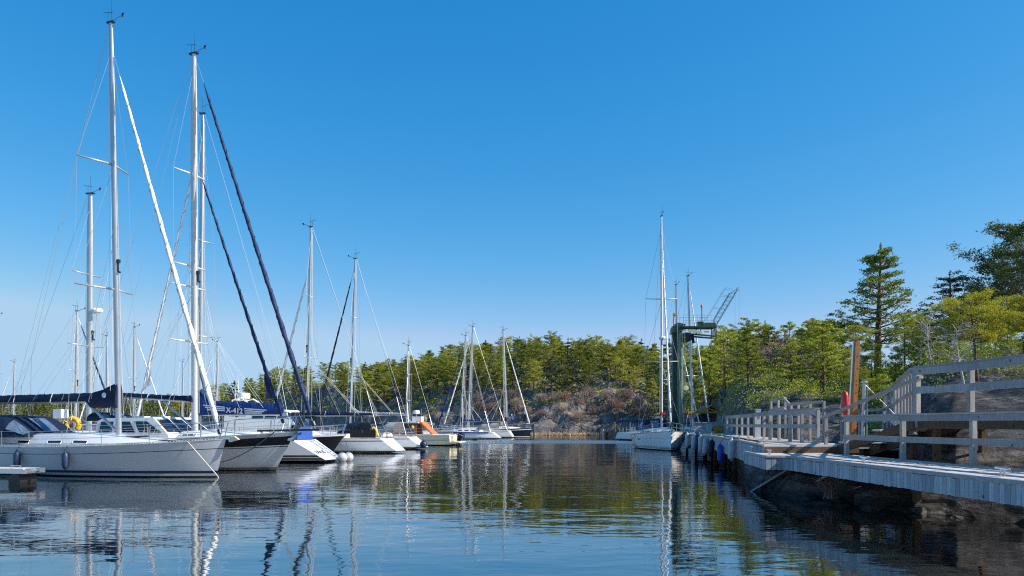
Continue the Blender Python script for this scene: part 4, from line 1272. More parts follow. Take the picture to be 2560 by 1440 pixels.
mb.tube([pA.lerp(pB, i / 10) + Vector((0, 0, -.30 * math.sin(PI * i / 10))) for i in range(11)], .022, 5); mb.build('mooring_line', MT['rope_dark'], b2)
mb = MB()
for (x0, zc) in ((hx1 + 1.2, .08),):
    mb.torus((x0, -.7, H2.dz(x0) + .12), .16, .05, None); mb.torus((x0 + .1, -.65, H2.dz(x0) + .2), .14, .05, None)
mb.build('rope_coil', MT['rope_dark'], b2)

# ---- third boat, stern towards us, light blue boom cover with lettering
H3 = Hull(12.6, 3.95, (1.16, 1.18, 1.5), sw=.66, rake=1.0, tr=1.75, tz=.11, co=1.5)
b3 = boat('white racing yacht moored bow to jetty, open sloping transom, royal blue lettered boom cover', stern=(-9.45, 39.3), ang=167, H=H3)
H3.build(b3, [(-.4, 1), (.10, 1), (.14, 0), (.24, 1), (.27, 0), (.38, 1), (('r', 1.0), 0)], [MT['gel_grey'], MT['antifoul'], MT['gel_white']], MT['deck_white'], transom=2)
H3.toe(b3, MT['teak'], .03, .022)
xm, _ = loc(b3, 498, 1060)
c3 = Roof(H3, xm - 4.1, xm + 2.4, .42, wf=.62, front=3.2); c3.build(b3, MT['gel_white'])
c3.window(b3, xm - 3.2, xm - 2.0, .35, .68); c3.window(b3, xm - 1.6, xm - .5, .35, .66)
top3 = loc(b3, 506, 285)[1]
mast3, mp3 = mast_rig(b3, H3, xm, top3, rake=.22, zf=H3.dz(xm) + .38, r=.10, spread=((.30, 1.15), (.60, 1.0)), sweep=.1, frac=.95, wire=.008)
furl(b3, (H3.L / 2 - .25, 0, H3.dz(6) + .15), mp3(loc(b3, 482, 345)[1]) + Vector((.12, 0, 0)), .085, MT['sail_white'], 6, flap=(.15, .25, -.5, MT['sail_white'], .1))
zb = loc(b3, 560, 1036)[1]
bm3, cv3 = boom_cover(b3, xm - .1, zb, 5.3, 'canvas_blue', hmax=.86, hmin=.60, w=.22, mastheight=.75, droop=.0, seed=7, tie=0, boom_r=.08)
lazyjacks(b3, mp3, xm, zb + .3, 5.2, top3)
# the lettering and bars on the cover's camera side (starboard of the boat is away, port faces us)
def cover_y(t, zr): 
    ww = .22 * (1 - .45 * t)
    return ww * .93 + .03
mb = MB()
def cov_pt(px, py, o=.0):
    x, z = loc(b3, px, py, .25); t = (xm - x) / 5.3
    return Vector((x, .235 - .095 * t + .035 + o, z))
def bar(px0, px1, py, th=3.0, sl_=0.0):
    a = cov_pt(px0, py); b = cov_pt(px1, py + sl_); c = cov_pt(px1, py + sl_ + th); d = cov_pt(px0, py + th)
    mb.add([a, b, c, d], [(0, 1, 2, 3)])
for i in range(3): bar(508 + i * 5, 562, 1011.5 + i * 5.5, 3, 5 - i * 1.2)
for i in range(3): bar(609 + i * 1, 665 - i * 6, 1020 + i * 5.5, 3, 4 - i * 2)
p0 = cov_pt(565, 1031); p1 = cov_pt(605, 1034); ex = (p1 - p0).normalized(); ey = Vector((0, 0, 1)); ez = ex.cross(ey)
Mx = Matrix((ex, ey, ez)).transposed().to_4x4()
text_into(mb, 'X-412', .40, Matrix.Translation(p0 + Vector((0, .012, 0))) @ Mx, 0, 0, bold=.012)
mb.build('cover_lettering', MT['letter_white'], cv3)
rails(b3, H3, -3.4, 4.6, n=5, hh=.6)
# helm, stern locker tent in blue, transom lettering, boarding ladder
sxx = H3.x(0, 1)
mb = MB(); mb.torus((sxx + 1.3, 0, H3.dz(-4) + .52), .52, .02, Matrix.Rotation(R(90), 3, 'Y')); 
for k in range(3): mb.tube([(sxx + 1.3, -.5 * math.cos(k * PI / 3), H3.dz(-4) + .52 - .5 * math.sin(k * PI / 3)), (sxx + 1.3, .5 * math.cos(k * PI / 3), H3.dz(-4) + .52 + .5 * math.sin(k * PI / 3))], .012, 4)
mb.build('wheel', MT['steel'], b3)
xa, za = loc(b3, 700, 1104, .8); xb, zb_ = loc(b3, 744, 1078, .8)
mb = MB()
rows = [[Vector((lerp(xb, xa, i / 5), 0.85 * math.cos(a), H3.dz(xa) + .02 + (.70 - .25 * (i / 5)) * max(0, math.sin(a)) ** .4)) for a in [PI * j / 10 for j in range(11)]] for i in range(6)]
mb.grid(rows); mb.add(rows[0], [tuple(range(11))]); mb.add(rows[-1], [tuple(range(10, -1, -1))])
mb.build('blue_tent', mat('canvas_light_blue', (.018, .075, .31), .7, var=.12, vs=5, bmp=.4, bs=5, bd=.04), b3, smooth='auto')
tA = H3.pt(0, .12, 1); tB = H3.pt(0, 1, 1); tC = H3.pt(0, .12, -1)
up = Vector((tB.x - tA.x, 0, tB.z - tA.z)).normalized(); ry = Vector((0, -1, 0)); n_ = ry.cross(up)
Mx = Matrix((ry, up, n_)).transposed().to_4x4()
base = Vector((tA.x, .78, tA.z)) + up * .62 + n_ * .012
mb = MB(); text_into(mb, 'UU', .36, Matrix.Translation(base) @ Mx, 0, 0, bold=.012); text_into(mb, 'E', .36, Matrix.Translation(base) @ Mx, .80, 0, bold=.012); mb.build('boat_name', MT['letter_blue'], b3)
mb = MB(); text_into(mb, 'U', .36, Matrix.Translation(base) @ Mx, .54, 0, bold=.012); mb.build('boat_name', MT['letter_red'], b3)
mb = MB()
for y in (-.22, .22):
    mb.tube([Vector((tA.x, y - .55, tA.z)) + n_ * .05 + up * .15, Vector((tA.x, y - .55, tA.z)) + n_ * .05 + up * 2.0, Vector((tB.x + .25, y - .55, tB.z + .55))], .02, 5)
for k in range(5): mb.tube([Vector((tA.x, -.77, tA.z)) + n_ * .05 + up * (.25 + .38 * k), Vector((tA.x, -.33, tA.z)) + n_ * .05 + up * (.25 + .38 * k)], .018, 5)
mb.build('ladder', MT['steel'], b3)
mb = MB(); mb.box((sxx + .15, .65, H3.dz(sxx) + .42), (.25, .5, .75)); mb.build('stern_bag', MT['canvas_dark'], b3)
for (dx, dy, lab) in ((0.05, -.55, 'white ball fender at the foot of the lettered transom, left one of the touching pair'), (-.12, -.95, 'white ball fender behind the other at the foot of the lettered transom')):
    p = to_world(b3, (tA.x - .28 + dx, dy, .20)); ball_fender(p, .27, 'fender_white', lab)

# ---- dark motor cruiser with the white wheelhouse behind it
H4 = Hull(11.0, 3.5, (1.05, 1.1, 1.32), sw=.92, rake=.95, tr=0, wlb=.88)
b4 = boat('black hulled motor cruiser with long white wheelhouse and radar arch', bow=(-10.95, 48.6), ang=-5, H=H4, cat='motorboat', name='motor_cruiser')
H4.build(b4, [(-.4, 1), (.05, 1), (.08, 2), (('r', .93), 0), (('r', 1), 2)], [MT['gel_black'], MT['antifoul'], MT['gel_white']], MT['deck_white'])
xa, zr = loc(b4, 582, 1034); xb, _ = loc(b4, 756, 1034); xr = xb - .7
zd = H4.dz(xa)
o4, win, front, W = house(b4, [(xa, zd), (xb + .9, zd), (xb + .8, zd + .25), (xb + .25, zd + .55), (xr, zr + .22), (xr - 1.8, zr + .34), (xa + .2, zr + .24), (xa, zr)], 1.35, 1.15, zd, zr + .34, MT['gel_white'], 'wheelhouse')
for k in range(4):
    x0 = xa + 1.9 + k * .86
    win([(x0, zr - .33), (x0 + .74, zr - .33), (x0 + .74, zr + .07), (x0, zr + .07)])
front((xb + .25, zd + .55), (xr, zr + .22), .1, .85, [(-.95, -.34), (-.28, .28), (.34, .95)])
mb = MB(); pz = zr - .18
text_into(mb, 'Targa 36', .34, Matrix.Translation((xa + .28, -W(pz) - .008, pz)) @ Matrix.Rotation(R(90), 4, 'X'), 0, 0, bold=.008); mb.build('side_lettering', MT['letter_black'], o4)
mb = MB()
xr0, zr0 = loc(b4, 575, 1000); xr1, _ = loc(b4, 612, 1000)
for sd in (-1, 1):
    mb.tube([(xa + .3, sd * 1.1, zr + .3), (xa + .45, sd * 1.0, zr + .85), (xa + 1.0, sd * .9, zr + 1.0), (xa + 2.0, sd * 1.0, zr + .33)], .05, 6)
mb.tube([(xa + .6, -1, zr + .9), (xa + .6, 1, zr + .9)], .05, 6); mb.build('radar_arch', MT['white_plastic'], b4)
mb = MB(); mb.lathe([(.02, 0), (.38, .02), (.42, .15), (.40, .38), (.02, .42)], (xa + .75, 0, zr + .98), 16); mb.build('radar', MT['white_plastic'], b4, smooth='auto')
mb = MB(); mb.tube([(xa + .3, .3, zr + .9), (xa + .2, .3, zr + 2.6)], [.03, .012], 5); mb.tube([(xa + .4, -.5, zr + .9), (xa + .4, -.5, zr + 1.9)], [.025, .01], 5); mb.build('aerial', MT['white_plastic'], b4)
rails(b4, H4, 1.6, 4.2, n=4, hh=.6, push=False, bowout=.05, pr=.02)

# ---- helper for the sloops further out
def sloop(label, H, bow=None, stern=None, ang=168, mast_px=None, top_px=None, foot_py=1060, hull=('gel_white', 'stripe_navy'), cover=None, furl_m=None, furl_top=None, r=.085, wire=.011,
          cov_len=4.6, cov_z=None, roof=.42, hood=None, spread=((.36, .95), (.66, .8)), rake=None, detail=True, radar=None, zoff=0, sr=.09, frac=.95, group=None, flapm=None, stripes=True, gear=True):
    o = boat(label, bow=bow, stern=stern, ang=ang, H=H, group=group)
    HM, SM = hull
    bands = [(-.35, 1), (.05, 1), (.09, 0), (.16, 2), (('r', .80), 0), (('r', .86), 2 if stripes else 0), (('r', 1), 0)]
    H.build(o, bands, [MT[HM], MT['antifoul'], MT[SM], MT['gel_white']], MT['deck_white'], transom=3)
    H.toe(o, MT['teak' if HM == 'gel_white' else 'alu'], .03, .022)
    xm, _ = loc(o, mast_px, foot_py)
    xt, top = loc(o, top_px[0], top_px[1])
    c = Roof(H, xm - H.L * .34, xm + H.L * .19, roof, wf=.62, front=H.L * .22); c.build(o, MT['gel_white'])
    for k in range(3): c.window(o, xm - H.L * .25 + k * H.L * .10, xm - H.L * .25 + k * H.L * .10 + H.L * .065, .35, .68, frame=False)
    mast, mp = mast_rig(o, H, xm, top, rake=(rake if rake is not None else xm - xt), zf=H.dz(xm) + roof * .9, r=r, spread=spread, sweep=.2, wire=wire, frac=frac, radar=radar, gear=gear)
    if furl_m: furl(o, (H.x(1, 1) - .2, 0, H.dz(H.L / 2) + .15), mp(top * frac if furl_top is None else furl_top) + Vector((.1, 0, 0)), sr, MT[furl_m], len(label), flap=(.13, .22, -.4, MT[flapm or furl_m], .1) if detail else None)
    if cover:
        z = cov_z if cov_z else H.dz(xm) + roof + .75
        boom_cover(o, xm - .1, z, cov_len, cover, hmax=.34, hmin=.16, w=.17, mastheight=.45, seed=len(label), tie=2)
        if detail: lazyjacks(o, mp, xm, z, cov_len, top, wire * .8)
    rails(o, H, -H.L * .28, H.L * .34, n=4 if detail else 3, hh=.6, wire=wire * .8, pr=.02)
    if hood: sprayhood(o, H, xm - H.L * .42, xm - H.L * .26, H.dz(xm) + .3, .75, H.B * .34, hood)
    return o, mp, xm, top

H5 = Hull(10.7, 3.4, (1.0, 1.02, 1.25), sw=.66, rake=.9, tr=1.15, tz=.10, co=1.2)
b5, _, xm5, _ = sloop('white yacht with black dodger panel on its stern rail and navy boom cover', H5, stern=(-7.7, 51.6), ang=166, mast_px=768, top_px=(777, 568), cover='canvas_navy', furl_m='sail_white', furl_top=loc(boat('t', stern=(-7.7, 51.6), ang=166, H=H5), 771, 672)[1], cov_len=5.3, hood='canvas_navy', cov_z=2.62, sr=.10)
for q in list(bpy.data.objects):
    if q.get('label') == 't': bpy.data.objects.remove(q)
mb = MB(); x0, z0 = loc(b5, 873, 1094, 1.6); x1, z1 = loc(b5, 932, 1075, 1.6)
mb.prism([(x0, H5.dy(x0) * .97, 1.05), (x1, H5.dy(x1) * .97, 1.05), (x1, H5.dy(x1) * .97, 1.62), (x0, H5.dy(x0) * .97, 1.62)], (0, .02, 0)); mb.build('weather_cloth', MT['canvas_dark'], b5)
lifebuoy(to_world(b5, (H5.x(0, 1) + .5, 1.0, 1.42)), .26, 'yellow', 'yellow horseshoe lifebuoy on the stern rail of the white yacht with the black dodger', rz=R(-30))
H6 = Hull(10.2, 3.3, (.98, 1.0, 1.22), sw=.64, rake=.85, tr=1.2, tz=.10, co=1.2)
b6, _, _, _ = sloop('white yacht with black furled jib and grey boom cover, a navy ball at its stern', H6, stern=(-6.95, 59.6), ang=166, mast_px=876, top_px=(888, 647), cover='canvas_grey', furl_m='sail_dark', cov_len=4.9, hood='canvas_grey', cov_z=2.75, sr=.085, foot_py=1055, frac=.94)
ball_fender(to_world(b6, (H6.x(0, .1) - .1, .75, .38)), .30, 'fender_navy', 'navy ball fender at the stern of the white yacht with grey boom cover')

# ---- cream motor boat with wooden cabin and the orange awning
H7 = Hull(9.6, 3.2, (1.0, 1.0, 1.3), sw=.9, rake=.7, tr=0, wlb=.9)
b7 = boat('cream motorboat with varnished cabin, radar mast and orange cover over the aft deck', stern=(-5.55, 69.5), ang=171, H=H7, cat='motorboat', name='motorboat')
H7.build(b7, [(-.3, 1), (.10, 1), (('r', .5), 0), (('r', .55), 2), (('r', .95), 0), (('r', 1), 3)], [MT['gel_cream'], MT['antifoul'], MT['canvas_dark'], MT['gel_white']], MT['deck_white'])
xa, zr = loc(b7, 985, 1058); xb, _ = loc(b7, 1048, 1058); zd = H7.dz(xb)
lo, hi_ = min(xa, xb), max(xa, xb)
o7, win, front, W = house(b7, [(lo, zd), (hi_ + .6, zd), (hi_ + .5, zd + .3), (hi_ + .05, zr), (lo, zr)], 1.25, 1.1, zd, zr, MT['wood_varn'], 'cabin')
for k in range(3):
    x0 = lo + .15 + k * (hi_ - lo) / 3.1; x1 = x0 + (hi_ - lo) / 3.8
    win([(x0, zd + .42), (x1, zd + .42), (x1, zr - .1), (x0, zr - .1)])
mb = MB(); mb.box(((lo + hi_) / 2, 0, zr + .05), (hi_ - lo + .5, 2.5, .09)); mb.build('cabin_roof', MT['gel_white'], o7)
mb = MB()
xo0, zo0 = loc(b7, 1046, 1056); xo1, zo1 = loc(b7, 1088, 1084)
mb.prism([(xo0, -.9, zo0 + .08), (xo0 - .5, -.9, zo0 + .05), (xo1, -.9, zo1 + .0), (xo1 + .1, -.9, zo1 - .12), (xo0 - .45, -.9, zo0 - .12), (xo0 - .05, -.9, zo0 - .03)], (0, 1.8, 0)); mb.build('awning', MT['orange'], b7)
xr_, zr_ = loc(b7, 1041, 1030)
mb = MB(); mb.tube([(xr_, 0, zr + .1), (xr_, 0, zr_ - .15)], .04, 6); mb.tube([(xr_ - .5, 0, zr), (xr_ - .5, 0, zr_ + .3)], .025, 5); mb.build('radar_mast', MT['steel'], b7)
mb = MB(); mb.lathe([(.02, -.18), (.30, -.16), (.33, 0), (.27, .15), (.02, .18)], (xr_, 0, zr_), 14); mb.build('radar', MT['white_plastic'], b7, smooth='auto')
mb = MB(); mb.box((xr_ - .2, .2, zr + .38), (.9, .8, .5)); mb.build('roof_seat', MT['gel_white'], b7)
mb = MB(); mb.box((-H7.L / 2 - .45, 0, .32), (.95, 2.7, .10)); mb.box((-H7.L / 2 - .12, 0, .68), (.2, 1.5, .5)); mb.build('swim_platform', MT['gel_cream'], b7)
rails(b7, H7, -4.4, 3.8, n=6, hh=.6, pr=.02, pushx=-4.5)
mb = MB(); mb.ball(loc(b7, 1041, 1070)[:1] + (1.25, 1.7), .16); mb.build('buoy', MT['yellow'], b7)

# small sloop between
Hs = Hull(8.2, 2.8, (.85, .85, 1.1), sw=.6, rake=.8, tr=.3)
sloop('small sloop whose short mast stands behind the cream motorboat', Hs, stern=(-7.8, 80), ang=171, mast_px=1017, top_px=(1021, 864), furl_m=None, cover='canvas_grey', cov_len=3, r=.075, wire=.012, detail=False)
H8 = Hull(9.0, 3.0, (.95, .95, 1.15), sw=.68, rake=.8, tr=1.1, tz=.12, co=1.0)
b8, _, _, _ = sloop('white yacht with bright blue boom cover and blue furled jib in the far row', H8, stern=(-1.5, 99), ang=170, mast_px=1151, top_px=(1164, 840), cover='canvas_blue', furl_m='canvas_blue', cov_len=3.9, cov_z=2.35, hood='canvas_grey', r=.085, wire=.014, sr=.11, foot_py=1070)
mb = MB(); 
for sd in (-1, 1): mb.tube([H8.pt(i / 20, .93, sd) + Vector((0, sd * .03, 0)) for i in range(1, 18)], .06, 6)
mb.build('rubbing_band', MT['stripe_blue'], b8)
H9 = Hull(10.8, 3.4, (1.05, 1.05, 1.3), sw=.66, rake=.9, tr=.6)
sloop('white yacht in the far row behind the one with the bright blue boom cover', H9, stern=(.2, 108), ang=170, mast_px=1169, top_px=(1182, 817), furl_m='sail_white', cover=None, hood='canvas_grey', r=.10, wire=.014, sr=.10)
H10 = Hull(12.4, 3.7, (1.15, 1.18, 1.48), sw=.72, rake=.3, tr=.5)
b10, _, xm10, _ = sloop('navy hulled yacht with furled white jib pointing right before the far shore', H10, bow=(2.95, 111), ang=-4, mast_px=1267, top_px=(1258, 825), hull=('gel_navy', 'gel_white'), furl_m='sail_white', r=.115, wire=.014, sr=.10, cover='canvas_dark', cov_len=4.6, foot_py=1066, frac=.95)

# ---- white cruiser alongside the pier, bow towards us
H12 = Hull(12.6, 4.1, (1.1, 1.14, 1.45), sw=.78, rake=.28, tr=.7)
b12 = boat('white cruising yacht alongside the pier, bow to camera, navy sprayhood', bow=(11.85, 55), ang=-92.5, H=H12)
H12.build(b12, [(-.4, 1), (.07, 1), (.12, 0), (.17, 2), (.20, 0), (.23, 2), (('r', .66), 0), (('r', .672), 3), (('r', 1), 0)], [MT['gel_white'], MT['antifoul'], MT['stripe_navy'], MT['letter_grey']], MT['deck_white'])
H12.toe(b12, MT['teak'], .04, .025)
for x in (-1.5, 1.6):
    for sd in (-1, 1):
        mb = MB(); p = H12.side_z(x, .80, sd, .0)
        mb.box(p + Vector((0, sd * .01, 0)), (.42, .03, .13)); mb.build('portlight', MT['glass_dark'], b12)
xm12 = H12.L / 2 - 4.55
c12 = Roof(H12, xm12 - 4.2, xm12 + 2.9, .46, wf=.66, front=3.4); c12.build(b12, MT['gel_white'])
c12.window(b12, xm12 - 3.0, xm12 - 1.2, .35, .7); c12.window(b12, xm12 - .9, xm12 + .5, .35, .68)
top12 = loc(b12, 1658, 540)[1]
top12 = 2 + (1060 - 540) / FPX * (55 + 4.55)
m12, mp12 = mast_rig(b12, H12, xm12, top12, rake=.15, zf=H12.dz(xm12) + .42, r=.115, spread=((.315, 1.35), (.61, 1.25)), sweep=.1, frac=.95, wire=.010, radar=2 + (1060 - 846) / FPX * 59.5, mm='mast_white')
furl(b12, (H12.L / 2 - .2, 0, H12.dz(6) + .15), mp12(top12 * .93) + Vector((.12, 0, 0)), .085, MT['sail_white'], 3)
rails(b12, H12, -4.6, 4.4, n=6, hh=.62, pr=.02, wire=.01)
sprayhood(b12, H12, xm12 - 5.3, xm12 - 3.1, H12.dz(0) + .32, 1.0, 1.5)
mb = MB(); rows = [[Vector((xm12 - 5.3 - i * .55, math.cos(a) * 1.55, H12.dz(-4) + .35 + 1.18 * min(1, 1.3 * math.sin(a)) ** .6)) for a in [PI * (.13 + .74 * j / 10) for j in range(11)]] for i in range(5)]
mb.grid(rows); mb.grid([[p + Vector((0, 0, -.02)) for p in reversed(r)] for r in rows]); mb.build('bimini', MT['canvas_navy'], b12, smooth=True)
boom_cover(b12, xm12 - .1, H12.dz(xm12) + 1.45, 4.6, 'canvas_dark', hmax=.22, hmin=.14, w=.14, mastheight=.25)
mb = MB(); mb.box((xm12 + .1, .1, H12.dz(xm12) + 1.65), (.22, .4, .26)); mb.build('red_bag', MT['red'], b12)
mb = MB(); bx = H12.L / 2; mb.box((bx, 0, H12.dz(bx) + .05), (.7, .14, .07)); mb.prism([(bx + .35, -.04, H12.dz(bx) + .05), (bx + .05, -.04, H12.dz(bx) + .1), (bx + .15, -.04, H12.dz(bx) - .25)], (0, .08, 0)); mb.build('anchor', MT['steel'], b12)

H11 = Hull(9.5, 3.1, (1.0, 1.0, 1.2), sw=.7, rake=.7, tr=.7, tz=.15)
b11 = boat('white boat with navy bimini, its stern showing left of the cruising yacht at the pier', stern=(13.2, 91), ang=-50, H=H11)
H11.build(b11, [(-.3, 1), (.1, 1), (.2, 2), (('r', 1), 0)], [MT['gel_white'], MT['antifoul'], MT['stripe_navy']], MT['deck_white'])
c11 = Roof(H11, -2, 3, .45, front=2); c11.build(b11, MT['gel_white']); rails(b11, H11, -3, 3, n=4, pr=.022, wire=.014)
mb = MB(); rows = [[Vector((-4.2 + i * .6, math.cos(a) * 1.4, 2.05 + .45 * math.sin(a))) for a in [PI * (.1 + .8 * j / 8) for j in range(9)]] for i in range(5)]
mb.grid(rows); mb.build('bimini', MT['canvas_navy'], b11, smooth=True)
mb = MB()
for x in (-4.2, -1.8):
    for sd in (-1, 1): mb.tube([(x, sd * 1.33, 1.0), (x, sd * 1.33, 2.2)], .025, 5)
mb.build('bimini_frame', MT['steel'], b11)
lifebuoy(to_world(b11, (-4.4, -.9, 1.55)), .30, 'yellow', 'yellow horseshoe lifebuoy on the stern rail left of the yacht at the pier')

# two yachts inside the pier, behind the crane
H13 = Hull(11.5, 3.5, (1.1, 1.1, 1.4), sw=.66, rake=.9, tr=.5)
sloop('yacht behind the pier wall whose grey mast rises right of the green crane column', H13, bow=(20.6, 76.5), ang=-65, mast_px=1733, top_px=(1720, 690), furl_m='sail_white', r=.125, wire=.012, sr=.085, hood=None, cover=None, spread=((.34, 1.1), (.64, .9)), frac=.96, detail=False)
H14 = Hull(11.5, 3.5, (1.1, 1.1, 1.4), sw=.66, rake=.9, tr=.5)
sloop('yacht hidden by the crane, its tapering grey mast rising just above the crane platform', H14, bow=(22.3, 87), ang=-65, mast_px=1697, top_px=(1690, 712), furl_m='sail_white', r=.125, wire=.012, sr=.085, furl_top=13.2, detail=False)

# ---- boats behind the nearest sloop at the left
H15 = Hull(12.0, 3.7, (1.2, 1.2, 1.5), sw=.7, rake=1.0, tr=0)
b15, mp15, xm15, _ = sloop('black hulled yacht behind the nearest white sloop, radar dome on its mast', H15, bow=(-17.2, 39.4), ang=-12, mast_px=222, top_px=(226, 485), hull=('gel_black', 'gel_white'), furl_m=None, r=.14, wire=.009, spread=((.36, 1.25), (.66, 1.0)), rake=-.1, hood='canvas_navy', radar=2 + (1060 - 760) / FPX * 38.5, cover=None, stripes=False)
mb = MB(); x0, z0 = loc(b15, 152, 1032); mb.box((x0, 0, z0 - .05), (.55, .5, .5)); mb.build('outboard', MT['white_plastic'], b15)
lifebuoy(tuple(at(182, 1062, 33.7)), .28, 'yellow', 'yellow horseshoe lifebuoy on the stern rail behind the nearest sloop')
for (i, (mpx, tpx, tpy, dep, ang, L)) in enumerate([(188, 193, 778, 62, 12, 10), (268, 266, 840, 92, 172, 9), (333, 336, 818, 80, -8, 9.5), (542, 543, 854, 88, 172, 10), (-14, -10, 790, 70, -6, 10), (32, 36, 905, 120, 170, 9), (455, 457, 905, 130, 172, 9)]):
    Hd = Hull(L, 3.1, (1.0, 1.0, 1.25), sw=.66, rake=.9, tr=.4)
    X = (mpx - 1280) / FPX * dep
    labs = ['sailboat with a navy furled jib moored behind the black hulled yacht at the left', 'distant sailboat whose thin mast shows left of the nearest sloop mast',
            'distant sailboat whose mast shows just right of the nearest sloop mast', 'distant sailboat whose mast stands right of the deck saloon yacht mast',
            'sailboat cut by the left edge behind the boom of the nearest sloop', 'far sailboat at the left under the boom cover of the nearest sloop', 'far sailboat seen beneath the navy boom of the deck saloon yacht']
    sg = 1 if abs(ang) < 90 else -1
    o, _, _, _ = sloop(labs[i], Hd, bow=(X + sg * 4.0, dep), ang=ang, mast_px=mpx, top_px=(tpx, tpy), furl_m=('sail_blue' if i == 0 else None if i == 4 else 'sail_white'), r=.085, wire=.012, sr=.08, detail=False, spread=((.5, .95),), cover='canvas_navy' if i % 2 else None, cov_len=3.6)

# ---- little boats and floating fingers
def finger(p, ang, L, w, label, z=.42, closed=True):
    o = thing('floating_jetty', label, 'jetty', (p[0], p[1], 0), R(ang))
    mb = MB(); n = int(L / .13); r2 = random.Random(int(L * 77))
    for i in range(n): mb.box((i * .13 - L, 0, z), (.122, w, .05), rand=r2.random())
    mb.build('deck', MT['wood_deck'], o)
    mb = MB()
    for sd in (-1, 1): mb.beam((-L, sd * w / 2, z - .07), (.0, sd * w / 2, z - .07), .06, .14, rand=.6)
    mb.beam((0, -w / 2, z - .05), (0, w / 2, z - .05), .07, .16, rand=.3)
    mb.build('frame', MT['steel'], o)
    for x in ((-.5, -L * .5, -L + .6) if L > 2.5 else (-.5, -L + .5)):
        mb = MB(); mb.lathe([(.02, -w * .46), (.24, -w * .45), (.25, 0), (.24, w * .45), (.02, w * .46)], (x, 0, .1), 14, Matrix.Rotation(R(90), 3, 'X')); mb.build('float', MT['black_plastic'], o, smooth='auto')
    mb = MB(); mb.tube([(-.35, -w * .3, z + .02), (-.35, -w * .3, z + .12), (-.75, -w * .3, z + .12), (-.75, -w * .3, z + .02)], .018, 5); mb.tube([(0, 0, z - .05), (.22, 0, z - .05)], .06, 8); mb.build('mooring_ring', MT['steel'], o)
    return o
finger(at(88, 1170, 25.0)[:2], -12, 5.5, .75, 'end of a floating wooden jetty finger below the nearest white sloop', z=.48)
finger((-4.0, 90), 172 - 180, 7, .8, 'narrow floating jetty with black floats in front of the far yachts')
o = thing('outboard_dinghy', 'black outboard engine on a grey dinghy beside the cream motorboat', 'dinghy', (at(1140, 1095, 76).x, 76, 0), R(-8))
mb = MB(); mb.tube([(-2.6, -.6, .28), (-.2, -.62, .28), (.1, -.6, .27)], .22, 9); mb.tube([(-2.6, .6, .28), (-.2, .62, .28), (.1, .6, .27)], .22, 9); mb.box((-1.2, 0, .22), (2.5, 1.0, .12)); mb.build('hull', MT['canvas_dark'], o, smooth='auto')
mb = MB(); mb.lathe([(.05, -.05), (.34, 0), (.38, .3), (.33, .62), (.15, .78), (.02, .8)], (.45, 0, .42), 12, Matrix.Rotation(R(14), 3, 'Y')); mb.tube([(.40, 0, .45), (.30, 0, -.3)], [.14, .1], 8); mb.box((.2, 0, .45), (.3, .35, .25)); mb.build('outboard_engine', MT['black_plastic'], o, smooth='auto')
mb = MB(); mb.box((.62, -.33, .85), (.45, .03, .08), rot=Matrix.Rotation(R(20), 3, 'Y')); mb.build('engine_trim', MT['letter_white'], o)

# ---- the man in the blue jacket by the mast of the navy yacht
pz = H10.dz(xm10) + .42
pw = to_world(b10, (xm10 + .85, -.1, pz))
po = thing('person', 'person in blue jacket and dark trousers leaning to the mast of the navy yacht', 'person', pw, 0)
def skinned(name, vs, es, rad, m, par, sub=1):
    me = bpy.data.meshes.new(name); me.from_pydata(vs, es, []); o = bpy.data.objects.new(name, me); COL.objects.link(o)
    md = o.modifiers.new('skin', 'SKIN')
    for i, q in enumerate(rad): me.skin_vertices[0].data[i].radius = (q, q) if not isinstance(q, tuple) else q
    for i in range(len(rad)): me.skin_vertices[0].data[i].use_root = (i == 0)
    s_ = o.modifiers.new('smooth', 'SUBSURF'); s_.levels = sub; s_.render_levels = sub
    me.materials.append(m); o.parent = par
    return o
vs = [(0, 0, .92), (.02, 0, 1.12), (-.06, 0, 1.36), (-.10, 0, 1.50), (-.12, 0, 1.62), (-.14, 0, 1.72),
      (.0, .10, .88), (.03, .11, .48), (.05, .11, .08), (-.10, .11, .03), (.0, -.10, .88), (.0, -.11, .48), (.03, -.11, .08), (-.12, -.11, .03),
      (-.06, .20, 1.40), (-.22, .22, 1.18), (-.48, .16, 1.22), (-.58, .14, 1.24), (-.06, -.20, 1.40), (-.20, -.22, 1.16), (-.46, -.16, 1.28), (-.56, -.13, 1.32)]
es = [(0, 1), (1, 2), (2, 3), (3, 4), (4, 5), (0, 6), (6, 7), (7, 8), (8, 9), (0, 10), (10, 11), (11, 12), (12, 13), (2, 14), (14, 15), (15, 16), (16, 17), (2, 18), (18, 19), (19, 20), (20, 21)]
rd = [.15, .15, .17, .07, .10, .08, .10, .075, .055, .05, .10, .075, .055, .05, .08, .06, .045, .04, .08, .06, .045, .04]
skinned('body', vs, es, rd, MT['skin'], po)
jv = [vs[i] for i in (0, 1, 2, 14, 15, 16, 18, 19, 20)]
skinned('jacket', jv, [(0, 1), (1, 2), (2, 3), (3, 4), (4, 5), (2, 6), (6, 7), (7, 8)], [.185, .19, .21, .105, .085, .07, .105, .085, .07], MT['jacket'], po)
tv = [vs[i] for i in (0, 6, 7, 8, 10, 11, 12)]
skinned('trousers', tv, [(0, 1), (1, 2), (2, 3), (0, 4), (4, 5), (5, 6)], [.165, .12, .095, .08, .12, .095, .08], MT['trousers'], po)
mb = MB(); mb.ball((-.125, 0, 1.72), .115, 10, (1, .9, .9)); mb.build('hair', MT['hair_grey'], po, smooth=True)
